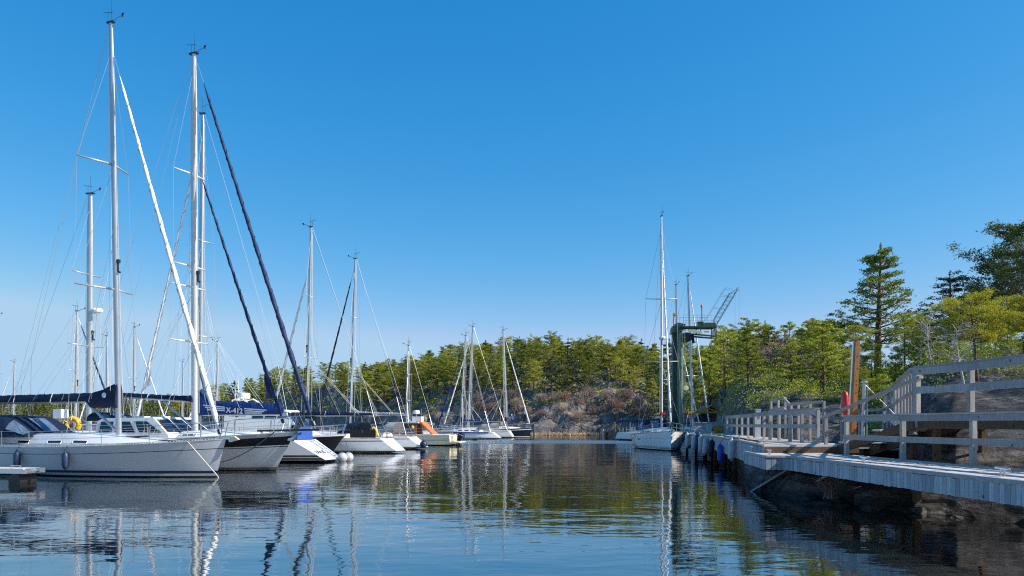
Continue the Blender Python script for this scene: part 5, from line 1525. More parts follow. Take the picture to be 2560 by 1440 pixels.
# ------------------------------------------------------------------ pier, platform, walkways
def poly_at(poly, y):
    return interp([(q[1], q[0]) for q in poly], y)
def decking(par, left, right, z, y0, y1, step=.125, th=.045, name='deck'):
    mb = MB(); r2 = random.Random(int(y0 * 31)); y = y0
    while y < y1:
        ya, yb = y + .004, min(y1, y + step) - .004
        xa0, xa1 = interp(left, ya), interp(left, yb); xb0, xb1 = interp(right, ya), interp(right, yb)
        q = r2.random(); dz_ = r2.uniform(-.003, .003)
        P = [(xa0, ya, z + dz_), (xb0, ya, z + dz_), (xb1, yb, z + dz_), (xa1, yb, z + dz_)]
        mb.prism([Vector(p) - Vector((0, 0, th)) for p in P], (0, 0, th), rand=q)
        y += step
    return mb.build(name, MT['wood_deck'], par, origin=par.location)
def skirt(par, pts, z0, z1, w=.115, seed=1, name='skirt'):
    """upright boards along a polyline"""
    mb = MB(); r2 = random.Random(seed)
    for a, b in zip(pts, pts[1:]):
        a = Vector((a[0], a[1], 0)); b = Vector((b[0], b[1], 0)); L = (b - a).length; d = (b - a) / L
        n = max(1, int(L / w)); s_ = L / n
        for i in range(n):
            p = a + d * (i + .5) * s_
            mb.box((p.x, p.y, (z0 + z1) / 2 + r2.uniform(-.012, .004)), (s_ - .012, .024 + r2.uniform(0, .008), z1 - z0), rz=math.atan2(d.y, d.x), rand=r2.random())
    return mb.build(name, MT['wood_grey'], par, origin=par.location)
def fence(label, pts, hh=1.1, w=.095, rail_h=.14, mid=.5, mt='wood_rail', down=0.0, post_n=None, lean=0, cap=True, rail_in=0.0, group=None):
    """posts with a top rail and a middle rail along 3D points; a post stands at every point"""
    p0 = Vector(pts[0]); o = thing('railing', label, 'railing', p0, 0, group)
    r2 = random.Random(int(p0.x * 13 + p0.y * 7))
    for p in pts:
        p = Vector(p); mb = MB()
        mb.box((p.x, p.y, p.z + (hh - .02 - down) / 2 - 0), (w, w, hh - .02 + down), rz=.1, rand=r2.random())
        mb.build('post', MT[mt], o, origin=p0)
    for (zz, nm) in ((hh - rail_h / 2, 'top_rail'), (hh * mid, 'mid_rail')):
        for a, b in zip(pts, pts[1:]):
            a = Vector(a); b = Vector(b); mb = MB()
            d = (b - a); d.z = 0; d.normalize(); nrm = Vector((-d.y, d.x, 0)) 
            if nrm.x > 0: nrm = -nrm
            off = nrm * (w / 2 + .022)
            ext = d * .05
            mb.beam(a + off + Vector((0, 0, zz)) - ext * 0, b + off + Vector((0, 0, zz)), .042, rail_h, rand=r2.random())
            if nm == 'top_rail' and cap: mb.beam(a + Vector((0, 0, hh + .022)) + off * .4, b + Vector((0, 0, hh + .022)) + off * .4, .16, .04, rand=r2.random())
            mb.build(nm, MT[mt], o, origin=p0)
    return o

# ---- long pier on the right
ZM = 1.36
PL = [(7.5, 22), (9.05, 30), (10.55, 38.5), (11.05, 43), (11.35, 47.5), (12.9, 52), (13.85, 58), (14.2, 66), (15.0, 75)]
PR = [(10.3, 22), (11.4, 30), (13.2, 41), (15.2, 50), (17.5, 58), (19.0, 66), (19.5, 75)]
pier = thing('wooden_pier', 'long grey wooden pier curving away along the rocks, fenders hung on its side', 'pier', (10, 30, 0))
toL = [(y, x) for x, y in PL]; toR = [(y, x) for x, y in PR]
decking(pier, toL, toR, ZM, 22.02, 75)
skirt(pier, list(reversed(PL)), .66, ZM - .05, seed=3)
mb = MB(); mb.beam((7.52, 21.98, ZM - .14), (10.3, 21.98, ZM - .14), .06, .17, rand=.5); mb.build('end_beam', MT['wood_brown'], pier, origin=pier.location)
mb = MB()
for a, b in zip(PL, PL[1:]): mb.beam((a[0] - .03, a[1], ZM + .02), (b[0] - .03, b[1], ZM + .02), .07, .05, rand=.4)
mb.build('edge_board', MT['wood_deck'], pier, origin=pier.location)
for y in (23.5, 27, 31, 35, 39, 43, 47, 52, 57, 62, 67, 72):
    for f in (.5, .9):
        x = lerp(interp(toL, y), interp(toR, y), f); mb = MB(); mb.tube([(x, y, ZM - .08), (x, y, -1.5)], .13, 8); mb.build('pile', MT['wood_brown'], pier, origin=pier.location)
def cleat(p, rz, label, group):
    o = thing('cleat', label, 'cleat', p, rz, group)
    mb = MB(); mb.tube([(-.05, 0, 0), (-.05, 0, .13)], .02, 6); mb.tube([(.05, 0, 0), (.05, 0, .13)], .02, 6); mb.tube([(-.2, 0, .13), (.2, 0, .14)], .022, 6); mb.build('body', MT['steel'], o)
    return o
for y in (24, 27.5, 30.5, 33.5, 37, 41, 45):
    cleat((interp(toL, y) + .22, y, ZM), R(80), 'small steel mooring cleat on the edge of the long pier', 'cleats along the long pier')
rb = MB()
ys = [26 + i * 1.0 for i in range(26)]
rb.tube([(interp(toL, y) + .35 + .12 * math.sin(y * 1.7), y, ZM + .03) for y in ys], .022, 5)
o = thing('rope', 'long dark mooring rope lying along the edge of the pier', 'rope', (9, 26, ZM)); rb.build('strand', MT['rope_dark'], o, origin=o.location)

# fenders hung along the pier
FD = [(1707, 1103, 'fender_navy', 'navy fender nearest the bow of the yacht at the pier', 46.8), (1718, 1101, 'fender_white', 'white fender next to the navy one by the yacht bow', 45.4), (1735, 1105, 'fender_white', 'pale fender third from the yacht bow along the pier', 42.6),
      (1743, 1106, 'fender_navy', 'navy fender between two pale ones in the middle of the pier row', 41.4), (1752, 1109, 'fender_white', 'tilted white fender in the middle of the pier row', 39.9), (1763, 1115, 'fender_white', 'low hanging white fender left of the dark one on the pier', 38.2), (1778, 1120, 'canvas_dark', 'dark navy fender hanging between white and blue ones on the pier', 36.6),
      (1801, 1133, 'fender_blue', 'bright blue fender hanging lowest on the pier side', 32.6), (1829, 1124, 'fender_white', 'large pale fender nearest the camera on the pier side', 29.6)]
for (px, py, m_, lab, d) in FD:
    lo_, hi2 = 24.0, 49.5
    for _ in range(30):
        d = (lo_ + hi2) / 2
        if 1280 + (interp(toL, d) - .2) / d * FPX > px: lo_ = d
        else: hi2 = d
    x = interp(toL, d); p = at(px, py, d)
    fender((x - .2, d, max(.5, p.z)), .85 if d < 40 else .95, .15, m_, lab, top=(x - .02, d, ZM + .03), tilt=R(random.Random(px).uniform(-3, 8)))

# railing along the pier
fp = []
for (px, top, bot) in [(2045, 1027.5, 1110), (2005, 1031, 1107), (1975, 1033.5, 1104.5), (1948, 1036, 1102), (1925, 1037.5, 1099.5), (1910, 1038.5, 1097), (1889, 1040.5, 1094)]:
    d = (2 - ZM) * FPX / (bot - 1060) ; fp.append(((px - 1280) / FPX * d, d, ZM))
fence('weathered grey railing along the long pier, its right end open', fp, 1.12, .095)
fp2 = []
for (px, bot) in [(1886, 1093.5), (1870, 1091.5), (1855, 1090), (1842, 1088.5), (1829, 1087.5), (1818, 1086.5)]:
    d = (2 - ZM) * FPX / (bot - 1060); fp2.append(((px - 1280) / FPX * d, d, ZM))
fence('far run of the pier railing left of the white service pillar', fp2, 1.1, .095)
o = thing('service_pillar', 'pale grey service pillar standing on the pier by the railing', 'pillar', (at(1895, 1094, 35.2).x, 35.2, ZM))
mb = MB(); mb.box((0, 0, .66), (.20, .2, 1.32)); mb.box((0, 0, 1.335), (.23, .23, .04)); mb.build('body', MT['pillar'], o)
mb = MB(); mb.box((-.01, -.105, 1.0), (.12, .012, .22)); mb.build('socket_panel', MT['letter_grey'], o)

# barrier of boards across the pier with the yellow notice
wy = 51.5
o = thing('board_wall', 'low wall of grey upright boards across the pier behind the fenders', 'wall', (13.5, wy, ZM))
mb = MB(); r2 = random.Random(4); x = 12.75
while x < 15.6:
    gap = (13.15 < x < 13.5) or (13.9 < x < 14.25)
    zl = .32 if gap else 0
    mb.box((x - 13.5, 0, (zl + .72) / 2), (.125, .03, .72 - zl), rand=r2.random()); x += .135
mb.build('boards', MT['wood_grey'], o)
mb = MB(); mb.box((.65, .0, .745), (3.0, .16, .05), rand=.6); mb.build('cap_rail', MT['wood_rail'], o)
o = thing('notice_sign', 'yellow notice board with four lines of dark writing on the board wall', 'sign', (at(1795, 1073.5, wy - .1).x, wy - .09, at(1795, 1073.5, wy).z))
mb = MB(); mb.box((0, 0, 0), (.60, .02, .47)); mb.build('panel', MT['sign_yellow'], o)
mb = MB()
for (c, d) in (((0, -.013, .225), (.60, .014, .025)), ((0, -.013, -.225), (.60, .014, .025)), ((-.29, -.013, 0), (.025, .014, .425)), ((.29, -.013, 0), (.025, .014, .425))): mb.box(c, d)
mb.build('border', MT['sign_brown'], o)
mb = MB()
r2 = random.Random(9)
for k in range(4):
    x = -.22
    while x < .21:
        L = r2.uniform(.02, .045)
        if r2.random() > .12: mb.box((x + L / 2, -.0115, .135 - k * .09), (L - .008, .003, .034))
        x += L
mb.build('writing', MT['sign_brown'], o)

# ---- lower platform in front
ZL = 1.14
LL_ = [(22.9, 7.25), (19.6, 6.72), (19.59, 7.28), (15.15, 7.36), (10.9, 7.52), (6, 7.7)]
plat = thing('wooden_platform', 'grey wooden jetty platform on the rocks nearest the camera at the right', 'jetty', (8.3, 16, 0))
left = [(6, 7.7), (10.9, 7.52), (15.15, 7.36), (19.55, 7.28), (19.6, 6.72), (22.9, 7.2)]
right = [(6, 9.75), (15, 9.55), (20.7, 9.5), (21.5, 9.3), (22.9, 9.15)]
decking(plat, left, right, ZL, 6, 22.88, step=.135)
skirt(plat, [(7.2, 22.9), (6.72, 19.6), (7.28, 19.57), (7.36, 15.15), (7.52, 10.9), (7.7, 6)], .79, ZL - .05, seed=8)
mb = MB()
for a, b in zip([(7.2, 22.9), (6.72, 19.6), (7.28, 19.57), (7.36, 15.15), (7.52, 10.9), (7.7, 6)], [(6.72, 19.6), (7.28, 19.57), (7.36, 15.15), (7.52, 10.9), (7.7, 6)]):
    mb.beam((a[0], a[1], ZL + .004), (b[0], b[1], ZL + .004), .06, .05, rand=.35)
mb.build('edge_board', MT['wood_grey'], plat, origin=plat.location)
for y in (17, 20, 22.2):
    for x in (9.3,):
        mb = MB(); mb.box((x, y, .2), (.14, .14, 1.7), rand=.4); mb.build('pile', MT['wood_brown'], plat, origin=plat.location)
for (px, py, lab) in [(1913, 1137, 'steel cleat at the left corner of the near platform'), (1870, 1128, 'steel cleat at the far corner of the near platform'), (2145, 1158, 'steel mooring bollard bar on the platform edge below the first railing post'), (2488, 1191, 'steel mooring bar on the platform edge nearest the camera')]:
    d = (2 - ZL) * FPX / (py - 1060); cleat(((px - 1280) / FPX * d + .12, d, ZL), R(85), lab, None)
# diagonal braces beneath
o = thing('brace_timber', 'sloping timber brace under the platform corner', 'timber', (7.9, 19.5, .7)); 
mb = MB(); mb.beam((8.6, 19.4, .85), (7.55, 20.6, -.2), .16, .05, rand=.9); mb.build('beam', MT['wood_deck'], o, origin=o.location)
o = thing('brace_timber', 'dark timber brace under the platform further left', 'timber', (7.6, 20.8, .7))
mb = MB(); mb.beam((8.0, 21.0, .80), (7.0, 22.2, -.15), .2, .05, rand=.1); mb.build('beam', MT['wood_grey'], o, origin=o.location)

fpts = [(9.36, 20.7, ZL), (9.17 + .02, 17.4, ZL), (9.44, 15.15, ZL), (9.6, 12.6, ZL), (9.75, 10.2, ZL)]
fence('near grey railing with two thick rails on the low platform', fpts, 1.06, .10, rail_h=.135, mid=.47, down=.1)

# ---- upper walkway
ZU = 2.13
up_l = [(8, 10.55), (14, 10.22), (18.0, 9.82)]; up_r = [(8, 12.2), (14, 11.9), (18.2, 11.4)]
uw = thing('upper_walkway', 'raised wooden walkway above the near platform on the rocks', 'walkway', (10.5, 15, ZU))
decking(uw, up_l, up_r, ZU, 8, 18.1)
mb = MB()
mb.beam((9.80, 18.05, ZU - .14), (10.22, 14, ZU - .14), .06, .2, rand=.3); mb.beam((10.22, 14, ZU - .14), (10.55, 8, ZU - .14), .06, .2, rand=.3)
mb.beam((9.82, 18.12, ZU - .14), (11.4, 18.12, ZU - .14), .06, .2, rand=.3)
mb.build('edge_beam', MT['wood_brown'], uw, origin=uw.location)
for (x, y) in [(10.1, 17.6), (11.2, 17.6), (10.4, 14.4), (11.6, 14.4), (10.6, 11), (11.9, 11)]:
    mb = MB(); mb.box((x, y, 1.5), (.14, .14, 1.1), rand=.3); mb.build('support', MT['wood_brown'], uw, origin=uw.location)
fence('brown grey railing of the raised walkway at the right edge of the frame', [(9.80, 17.9, ZU), (10.17, 16.4, ZU), (10.30, 13.0, ZU), (10.5, 9.5, ZU)], 1.22, .11, rail_h=.17, mid=.56, down=.22)
# walkway running back from the corner
bp_ = [(9.95 + (15.1 - 9.95) * t, 18.3 + (30 - 18.3) * t, ZU - .2 * t) for t in (0.0, .06, .13, .21, .30, .40, .52, .66, .82, 1.0)]
fence('railing with close-set posts running back from the raised walkway corner', bp_, 1.22, .09, rail_h=.10, mid=.52, down=.4)
bw = thing('back_walkway', 'wooden walkway running back behind the stairs from the raised walkway', 'walkway', (12.5, 24, ZU))
decking(bw, [(18.2, 10.05), (30, 15.2)], [(18.2, 11.4), (30, 16.6)], ZU - .12, 18.2, 30)
for t in (.1, .4, .7, .95):
    for e in (.1, 1.2):
        mb = MB(); x = 9.95 + 5.15 * t + e; y = 18.3 + 11.7 * t; mb.box((x, y, 1.0), (.14, .14, 2.0), rand=.3); mb.build('support', MT['wood_brown'], bw, origin=bw.location)
# stairs from the raised walkway to the pier
st = thing('wooden_stairs', 'weathered wooden stairs from the raised walkway down to the pier', 'stairs', (9.95, 20.5, 1.4))
A = Vector((9.72, 17.9, ZU - .12)); Bv = Vector((9.70, 23.2, 1.05))
for off in (0, 1.15):
    mb = MB(); mb.beam(A + Vector((off, 0, -.02)), Bv + Vector((off, 0, -.02)), .055, .24, rand=.25); mb.build('stringer', MT['wood_brown'], st, origin=st.location)
for i in range(5):
    t = (i + .6) / 5.2; p = A.lerp(Bv, t) + Vector((.575, 0, .12))
    mb = MB(); mb.box(p, (1.35, .42, .05), rand=.7); mb.box(p + Vector((0, .2, -.09)), (1.1, .03, .13), rand=.3); mb.build('tread', MT['wood_deck'], st, origin=st.location)
mb = MB(); mb.beam(A + Vector((.1, -.15, 1.12)), Vector((9.72, 23.0, 2.22)), .10, .07, rand=.4); mb.build('handrail', MT['wood_rail'], st, origin=st.location)
mb = MB(); mb.box((9.76, 23.0, 1.55), (.09, .09, 1.3), rand=.4); mb.build('rail_post', MT['wood_rail'], st, origin=st.location)

# orange-brown gauge post with the lifebuoy
d = 22.6; X = at(2128, 1080, d).x
o = thing('timber_post', 'tall orange brown timber post beside the stairs with a grey pipe on it', 'post', (X, d, .7), 0)
lean_ = Vector((.09, 0, 0))
mb = MB(); mb.beam((0, 0, 0), (.17, 0, 3.8), .17, .14, up=(1, 0, 0), rand=.8)
mb.build('timber', MT['wood_amber'], o)
mb = MB(); mb.tube([(-.125, -.05, .9), (.03, -.05, 3.75)], .022, 8); mb.build('pipe', MT['steel'], o)
mb = MB()
for k in range(9): mb.ball((.02 + .16 * (k + 1) / 10, -.082, .4 + k * .37), .016, 6)
mb.build('bolt', MT['black_plastic'], o)
d2 = 22.3
o = thing('lifebuoy', 'long red rescue buoy hanging on the orange timber post', 'lifebuoy', (at(2112, 1008, d2).x, d2, at(2112, 1008, d2).z), 0)
mb = MB(); mb.lathe([(.02, -.37), (.06, -.35), (.105, -.22), (.115, 0), (.105, .22), (.075, .33), (.02, .37)], (0, 0, 0), 16, Matrix.Diagonal(Vector((.9, 1.3, 1)))); mb.build('float', MT['red'], o, smooth=True)
mb = MB(); mb.tube([(0, 0, -.36), (.02, 0, -.5), (.03, .02, -.9), (-.05, .0, -1.15)], .012, 5); mb.tube([(-.09, 0, .1), (-.13, 0, -.1), (-.09, 0, -.25)], .012, 5); mb.build('rope', MT['rope_white'], o)
d3 = 24.5
o = thing('metal_post', 'slim metal post with a slanting stay right of the orange timber post', 'post', (at(2156, 1085, d3).x, d3, 1.1))
hh = at(2156, 958, d3).z - 1.1
mb = MB(); mb.tube([(0, 0, 0), (.06, 0, hh)], .055, 10); mb.tube([(.13, 0, 0.2), (.17, 0, hh - .05)], .025, 8); mb.lathe([(.02, 0), (.10, .01), (.10, .07), (.02, .08)], (.06, 0, hh), 12); mb.build('tube', MT['alu'], o, smooth='auto')
mb = MB(); mb.tube([(.08, 0, hh - .04), (.98, -.2, hh - 1.05)], .014, 6); mb.build('stay', MT['wire'], o)

# walkway and railings behind the pier
bd = thing('back_deck', 'low wooden deck and walkway behind the pier railing', 'walkway', (13, 32, 1.2))
decking(bd, [(26, 12.0), (36, 12.9)], [(26, 15.0), (36, 16.5)], 1.12, 26, 36)
for (x, y) in [(12.3, 27), (14.6, 27), (12.8, 31), (15.2, 31), (13, 35), (16, 35)]:
    mb = MB(); mb.box((x, y, .5), (.14, .14, 1.2), rand=.3); mb.build('support', MT['wood_brown'], bd, origin=bd.location)
def pxd(px, py, d): p = at(px, py, d); return (p.x, p.y, p.z)
def fence_px(label, pts, d0, d1, hh):
    n = len(pts); r = []
    for i, (px, py) in enumerate(pts):
        d = lerp(d0, d1, i / max(1, n - 1)); p = at(px, py, d); r.append((p.x, p.y, p.z - hh))
    return fence(label, r, hh, .085, rail_h=.11, mid=.55, down=.75, cap=False)
fence_px('short high railing at the stair head behind the pier railing', [(1928, 998), (1946, 995), (1963, 992)], 33, 31.5, 1.1)
fence_px('railing behind the pier that drops from the stair head to the right', [(1963, 992), (1978, 1008), (1996, 1006), (2025, 1003), (2060, 1001)], 31.4, 28, 1.1)
fence_px('low level rail behind the orange post, between the pier and the stairs', [(2060, 1022), (2105, 1021), (2150, 1023), (2210, 1020)], 27.5, 27.0, .8)
# beach wood, slab and red twigs
o = thing('stone_slab', 'pale flat stone slab on the ground behind the pier railing', 'slab', (at(1985, 1097, 27.5).x, 27.5, 1.12))
mb = MB(); mb.prism([(-.95, -.5, 0), (.75, -.6, .0), (1.1, .5, .0), (-.7, .55, 0)], (0, 0, .14)); mb.build('slab', MT['concrete'], o)
o = thing('red_shrub', 'small leafless red twigged shrub on the rock under the platform', 'shrub', (at(2065, 1200, 18.6).x, 18.3, .35)); bare_bush(77, .5, .5, 26, 9, .008).build('twigs', MT['twigs_red'], o)

# ---- green slewing crane at the pier
d = 64.5; cx_ = at(1692, 1060, d).x
cr = thing('pier_crane', 'dark green harbour crane with lattice jib standing on the pier', 'crane', (cx_, d, ZM))
k = d / FPX
def cz(py): return 2 - (py - 1060) * k - ZM
def cxl(px): return (px - 1692) * k
zt = cz(828)
mb = MB(); mb.lathe([(.62, 0), (.62, .12), (.38, .15), (.36, zt)], (-.02, .25, 0), 20); mb.box((-.16, .05, zt / 2), (.46, .55, zt)); mb.build('column', MT['crane_green'], cr, smooth='auto')
mb = MB(); mb.lathe([(.2, .1), (.2, zt - .2)], (.27, -.33, 0), 14); mb.build('cable_tube', MT['crane_light'], cr, smooth='auto')
lad = MB()
for x in (.12, .42): lad.tube([(x, -.58, .2), (x, -.58, zt)], .02, 5)
for i in range(int(zt / .3)): lad.tube([(.12, -.58, .3 + i * .3), (.42, -.58, .3 + i * .3)], .013, 4)
lad.build('ladder', MT['crane_light'], cr)
cage = MB()
for i in range(1, int(zt / .62)):
    z = .9 + i * .6
    if z < zt: cage.torus((.27, -.58, z), .36, .016, None, R(180), R(360), 10, 4)
for a in (200, 235, 270, 305, 340): cage.tube([(.27 + .36 * math.cos(R(a)), -.58 + .36 * math.sin(R(a)), 1.5), (.27 + .36 * math.cos(R(a)), -.58 + .36 * math.sin(R(a)), zt)], .014, 4)
cage.build('ladder_cage', MT['crane_light'], cr)
zp0, zp1 = cz(836), cz(818)
mb = MB()
x0, x1 = cxl(1700), cxl(1786)
mb.box(((x0 + x1) / 2, 0, zp1 - .05), (x1 - x0, 1.5, .12))
for y in (-.72, .72): mb.beam((x0 + .3, y, zp0 - .02), (x1, y, zp0 - .25), .08, .14); mb.beam((x1 - .05, y, zp0 - .3), (x1 - .05, y, zp1), .07, .07); mb.beam((x0 + 1.6, y, zp0), (x0 + 1.6, y, zp1), .07, .07)
mb.build('platform', MT['crane_green'], cr)
mb = MB()
for i in range(3): mb.box((cxl(1722 + i * 10.5), -.82, cz(830 + i * 1.6)), (.36, .05, .26), rot=Matrix.Rotation(R(-25), 3, 'X'))
mb.build('light_panels', MT['crane_light'], cr)
mb = MB(); mb.prism([(cxl(1676), -.45, cz(835)), (cxl(1700), -.45, cz(835)), (cxl(1712), -.45, cz(812)), (cxl(1690), -.45, cz(808)), (cxl(1680), -.45, cz(818))], (0, .95, 0)); mb.build('machine_house', MT['crane_green'], cr)
mb = MB(); mb.lathe([(.02, -.5), (.42, -.45), (.45, 0), (.42, .45), (.02, .5)], (cxl(1713), -.2, cz(845)), 14, Matrix.Rotation(R(90), 3, 'X')); mb.box((cxl(1722), 0, cz(842)), (.7, .8, .5)); mb.tube([(cxl(1730), -.2, cz(838)), (cxl(1732), -.2, cz(858))], .12, 8); mb.build('winch', MT['black_plastic'], cr, smooth='auto')
zr0 = zp1; hr = .95
for y in (-.75, .75):
    mb = MB()
    for px in (1704, 1720, 1738, 1756, 1774): mb.tube([(cxl(px), y, zr0), (cxl(px), y, zr0 + hr)], .013, 4)
    for f in (.5, 1): mb.tube([(cxl(1704), y, zr0 + hr * f), (cxl(1776), y, zr0 + hr * f)], .013, 4)
    mb.build('guard_rail', MT['crane_light'], cr)
mb = MB(); mb.box((cxl(1687), 0, cz(786)), (.28, .3, .2)); mb.tube([(cxl(1684), 0, cz(812)), (cxl(1685), 0, cz(789))], .06, 6); mb.build('flood_lamp', MT['crane_yel'], cr)
mb = MB(); mb.tube([(cxl(1755), 0, zr0), (cxl(1754.5), 0, cz(768))], .045, 6); mb.build('lamp_pole', MT['blue_steel'], cr)
mb = MB(); mb.lathe([(.02, -.12), (.12, -.1), (.09, .02), (.07, .1), (.02, .12)], (cxl(1754.5), 0, cz(765)), 10); mb.build('warning_lamp', MT['red'], cr, smooth='auto')
mb = MB(); mb.box((cxl(1748), -.3, zr0 + .22), (.5, .5, .4)); mb.box((cxl(1772), -.2, zr0 + .18), (.9, .7, .3)); mb.build('motor', MT['crane_green'], cr)
mb = MB(); mb.box((cxl(1760), -.77, cz(832)), (.42, .04, .13)); mb.build('number_plate', MT['crane_yel'], cr)
# jib
J0 = Vector((cxl(1787), 0, cz(818))); J1 = Vector((cxl(1845), 0, cz(722)))
jd = (J1 - J0).normalized(); jn = Vector((-jd.z, 0, jd.x)); JL = (J1 - J0).length
mb = MB(); cs = []
for (a, y) in ((0, -.25), (0, .25), (.42, -.25), (.42, .25)):
    def jp(t, a=a, y=y):
        ta = min(1, t / .12, (1 - t) / .2 + .08)
        return J0 + jd * JL * t + jn * a * ta + Vector((0, y * ta, 0))
    cs.append(jp); mb.tube([jp(q / 10) for q in range(11)], .025, 5)
for q in range(16):
    t0, t1 = .10 + q * .052, .10 + (q + 1) * .052
    for (i, j) in ((0, 2), (1, 3), (0, 1), (2, 3)):
        mb.tube([cs[i](t0), cs[j](t1)] if q % 2 else [cs[j](t0), cs[i](t1)], .012, 4)
mb.build('lattice_jib', MT['blue_steel'], cr)
mb = MB()
for y in (-.3, .3):
    pts = [J0 + jd * JL * t + jn * 1.0 + Vector((0, y, 0)) for t in (.02, .35, .38, .66, .70, .86)]
    mb.tube(pts, .011, 4)
    for t in (.36, .68, .86): mb.tube([J0 + jd * JL * t + jn * 1.0 + Vector((0, y, 0)), J0 + jd * JL * (t + .06) + jn * .35 + Vector((0, y * .8, 0))], .011, 4)
mb.build('jib_rail', MT['blue_steel'], cr)
mb = MB(); mb.tube([J0 + jd * JL * .02, Vector((x1 - .1, 0, zp0 - .2))], .07, 6); mb.lathe([(.02, -.06), (.16, -.05), (.16, .05), (.02, .06)], J1, 10, Matrix.Rotation(R(90), 3, 'X')); mb.build('jib_head', MT['steel'], cr)
mb = MB(); mb.tube([J1 + Vector((.1, 0, 0)), Vector((J1.x + .1, 0, J1.z - 3.4))], .012, 4); mb.tube([J1 + Vector((-.25, 0, -.3)), Vector((J1.x - .25, 0, J1.z - 3.3))], .012, 4); mb.build('hoist_cable', MT['wire'], cr)
o = thing('crane_block', 'yellow round hook block hanging in front of the trees right of the crane column', 'hook block', pxd(1715, 970, 63.5))
mb = MB(); mb.lathe([(.02, -.1), (.22, -.09), (.22, .09), (.02, .1)], (0, 0, 0), 14, Matrix.Rotation(R(90), 3, 'X')); mb.build('sheave', MT['gel_cream'], o)
mb = MB(); mb.torus((0, 0, -.4), .1, .035, Matrix.Rotation(R(90), 3, 'X'), R(-200), R(60), 10, 5); mb.tube([(0, 0, -.18), (0, 0, -.3)], .04, 6); mb.build('hook', MT['crane_yel'], o)
mb = MB(); mb.tube([(0, 0, .2), (.1, .9, cz(845) - (2 - (970 - 1060) * k - ZM))], .012, 4); mb.build('cable', MT['wire'], o)

# yellow lifting beam with slings, hut and red shed on the shore
d = 70; kk = d / FPX
o = thing('lifting_beam', 'yellow boat lifting beam with hanging slings in front of the dark hut', 'lifting beam', (at(1766, 1030, d).x, d, 1.4))
zb = 2 - (1031 - 1060) * kk - 1.4
mb = MB(); mb.box((0, 0, zb), (92 * kk, .2, .19)); mb.beam((-1.1, 0, zb + .08), (0, 0, zb + .42), .1, .09); mb.beam((1.1, 0, zb + .08), (0, 0, zb + .42), .1, .09); mb.box((0, 0, zb + .2), (.12, .1, .4)); mb.build('beam', MT['crane_yel'], o)
for x in (-1.7, 1.68):
    mb = MB()
    for s_ in (-1, 1): mb.tube([(x, 0, zb - .05), (x + s_ * .22, s_ * .1, zb * .5), (x + s_ * .18, s_ * .1, .06)], .035, 5)
    mb.build('sling', MT['sail_white'], o)
mb = MB()
for x in (-1.25, 1.3): mb.beam((x - .25, .2, 0), (x, .2, zb - .1), .09, .09); mb.beam((x + .25, .2, 0), (x, .2, zb - .1), .09, .09)
mb.build('trestle', MT['pillar'], o)
d = 88; kk = d / FPX; hx = at(1779, 1060, d).x; gz = min(1.5, ground_at(hx, d).z)
hut = thing('log_hut', 'dark log hut with a pitched tiled roof behind the yellow lifting beam', 'hut', (hx, d + 2, gz - .3), 0)
za = 2 - (1015 - 1060) * kk - gz + .3; ze = 2 - (1038 - 1060) * kk - gz + .3; hw = 30 * kk
mb = MB()
nl = 10
for i in range(nl):
    z0 = ze * i / nl; mb.box((0, 0, z0 + ze / nl / 2), (2 * hw - .02 * (i % 2), 3.6, ze / nl - .02), rand=(i * 37 % 10) / 10)
mb.prism([(-hw, -1.8, ze), (hw, -1.8, ze), (0, -1.8, za - .08)], (0, 3.6, 0), rand=.2)
mb.build('walls', MT['wood_log'], hut)
for sd in (-1, 1):
    mb = MB(); mb.prism([(0, -2.2, za), (sd * (hw + .55), -2.2, ze - .32), (sd * (hw + .55), -2.2, ze - .22), (0, -2.2, za + .12)], (0, 4.4, 0)); mb.build('roof', MT['roof_tile'], hut)
mb = MB(); mb.box((.3, -1.83, ze * .5), (.9, .05, ze * .8)); mb.build('door', MT['wood_brown'], hut)
d = 96; kk = d / FPX; hx = at(1712, 1060, d).x
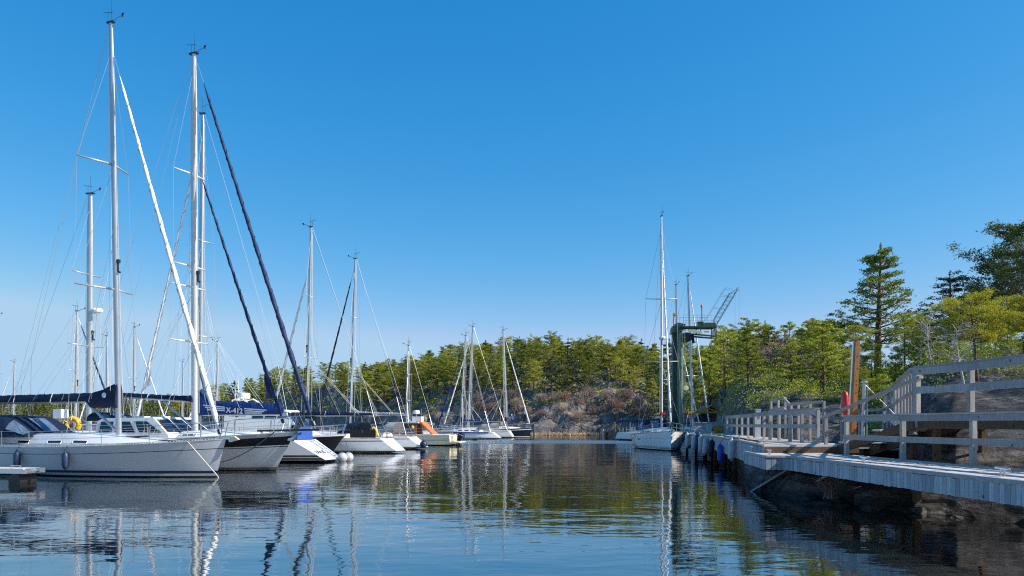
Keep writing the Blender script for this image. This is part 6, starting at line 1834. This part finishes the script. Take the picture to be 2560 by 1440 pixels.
shed = thing('red_shed', 'low shed with a red roof seen left of the dark hut behind the crane', 'shed', (hx, d, 1.0))
mb = MB(); mb.box((0, 0, .55), (3.0, 2.4, 1.1)); mb.build('walls', MT['wood_log'], shed)
mb = MB(); mb.prism([(-1.7, -1.5, 1.1), (1.7, -1.5, 1.1), (1.4, 0, 2.1), (-1.4, 0, 2.1)], (0, 0, .08)); mb.prism([(-1.7, 1.5, 1.1), (1.7, 1.5, 1.1), (1.4, 0, 2.1), (-1.4, 0, 2.1)], (0, 0, .08)); mb.build('roof', MT['roof_red'], shed)
# white post and low jetty by the far beach
o = thing('mooring_post', 'slim white post standing in shallow water before the reeds', 'post', pxd(1507, 1092, 118)[:2] + (-.3,))
mb = MB(); mb.tube([(0, 0, 0), (.05, 0, 1.5)], .09, 8); mb.build('post', MT['pillar'], o)
o = thing('beach_jetty', 'low dark jetty at the far beach left of the yacht at the pier', 'jetty', pxd(1536, 1085, 116)[:2] + (0,))
mb = MB(); mb.box((0, 0, .75), (3.4, 1.2, .14)); mb.build('deck', MT['wood_log'], o)
for x in (-1.2, 1.2):
    mb = MB(); mb.box((x, 0, .2), (.4, .8, .95)); mb.build('pile', MT['wood_log'], o)
# stones on the beach and along the near shore
r2 = random.Random(31)
def boulder(p, r, label, group, seed):
    o = thing('boulder', label, 'rock', p, 0, group)
    mb = MB(); rows = []
    for i in range(9):
        th = PI * i / 8; row = []
        for j in range(12):
            ph = 2 * PI * j / 12; v = Vector((math.sin(th) * math.cos(ph), math.sin(th) * math.sin(ph), math.cos(th) * .6))
            q = 1 + .3 * mnoise.noise(v * 1.6 + Vector((seed, 0, 0))) + .12 * mnoise.noise(v * 4 + Vector((0, seed, 0)))
            row.append(v * r * q)
        rows.append(row)
    mb.grid(rows, close=True); mb.build('stone', MT['rock'], o, smooth=True)
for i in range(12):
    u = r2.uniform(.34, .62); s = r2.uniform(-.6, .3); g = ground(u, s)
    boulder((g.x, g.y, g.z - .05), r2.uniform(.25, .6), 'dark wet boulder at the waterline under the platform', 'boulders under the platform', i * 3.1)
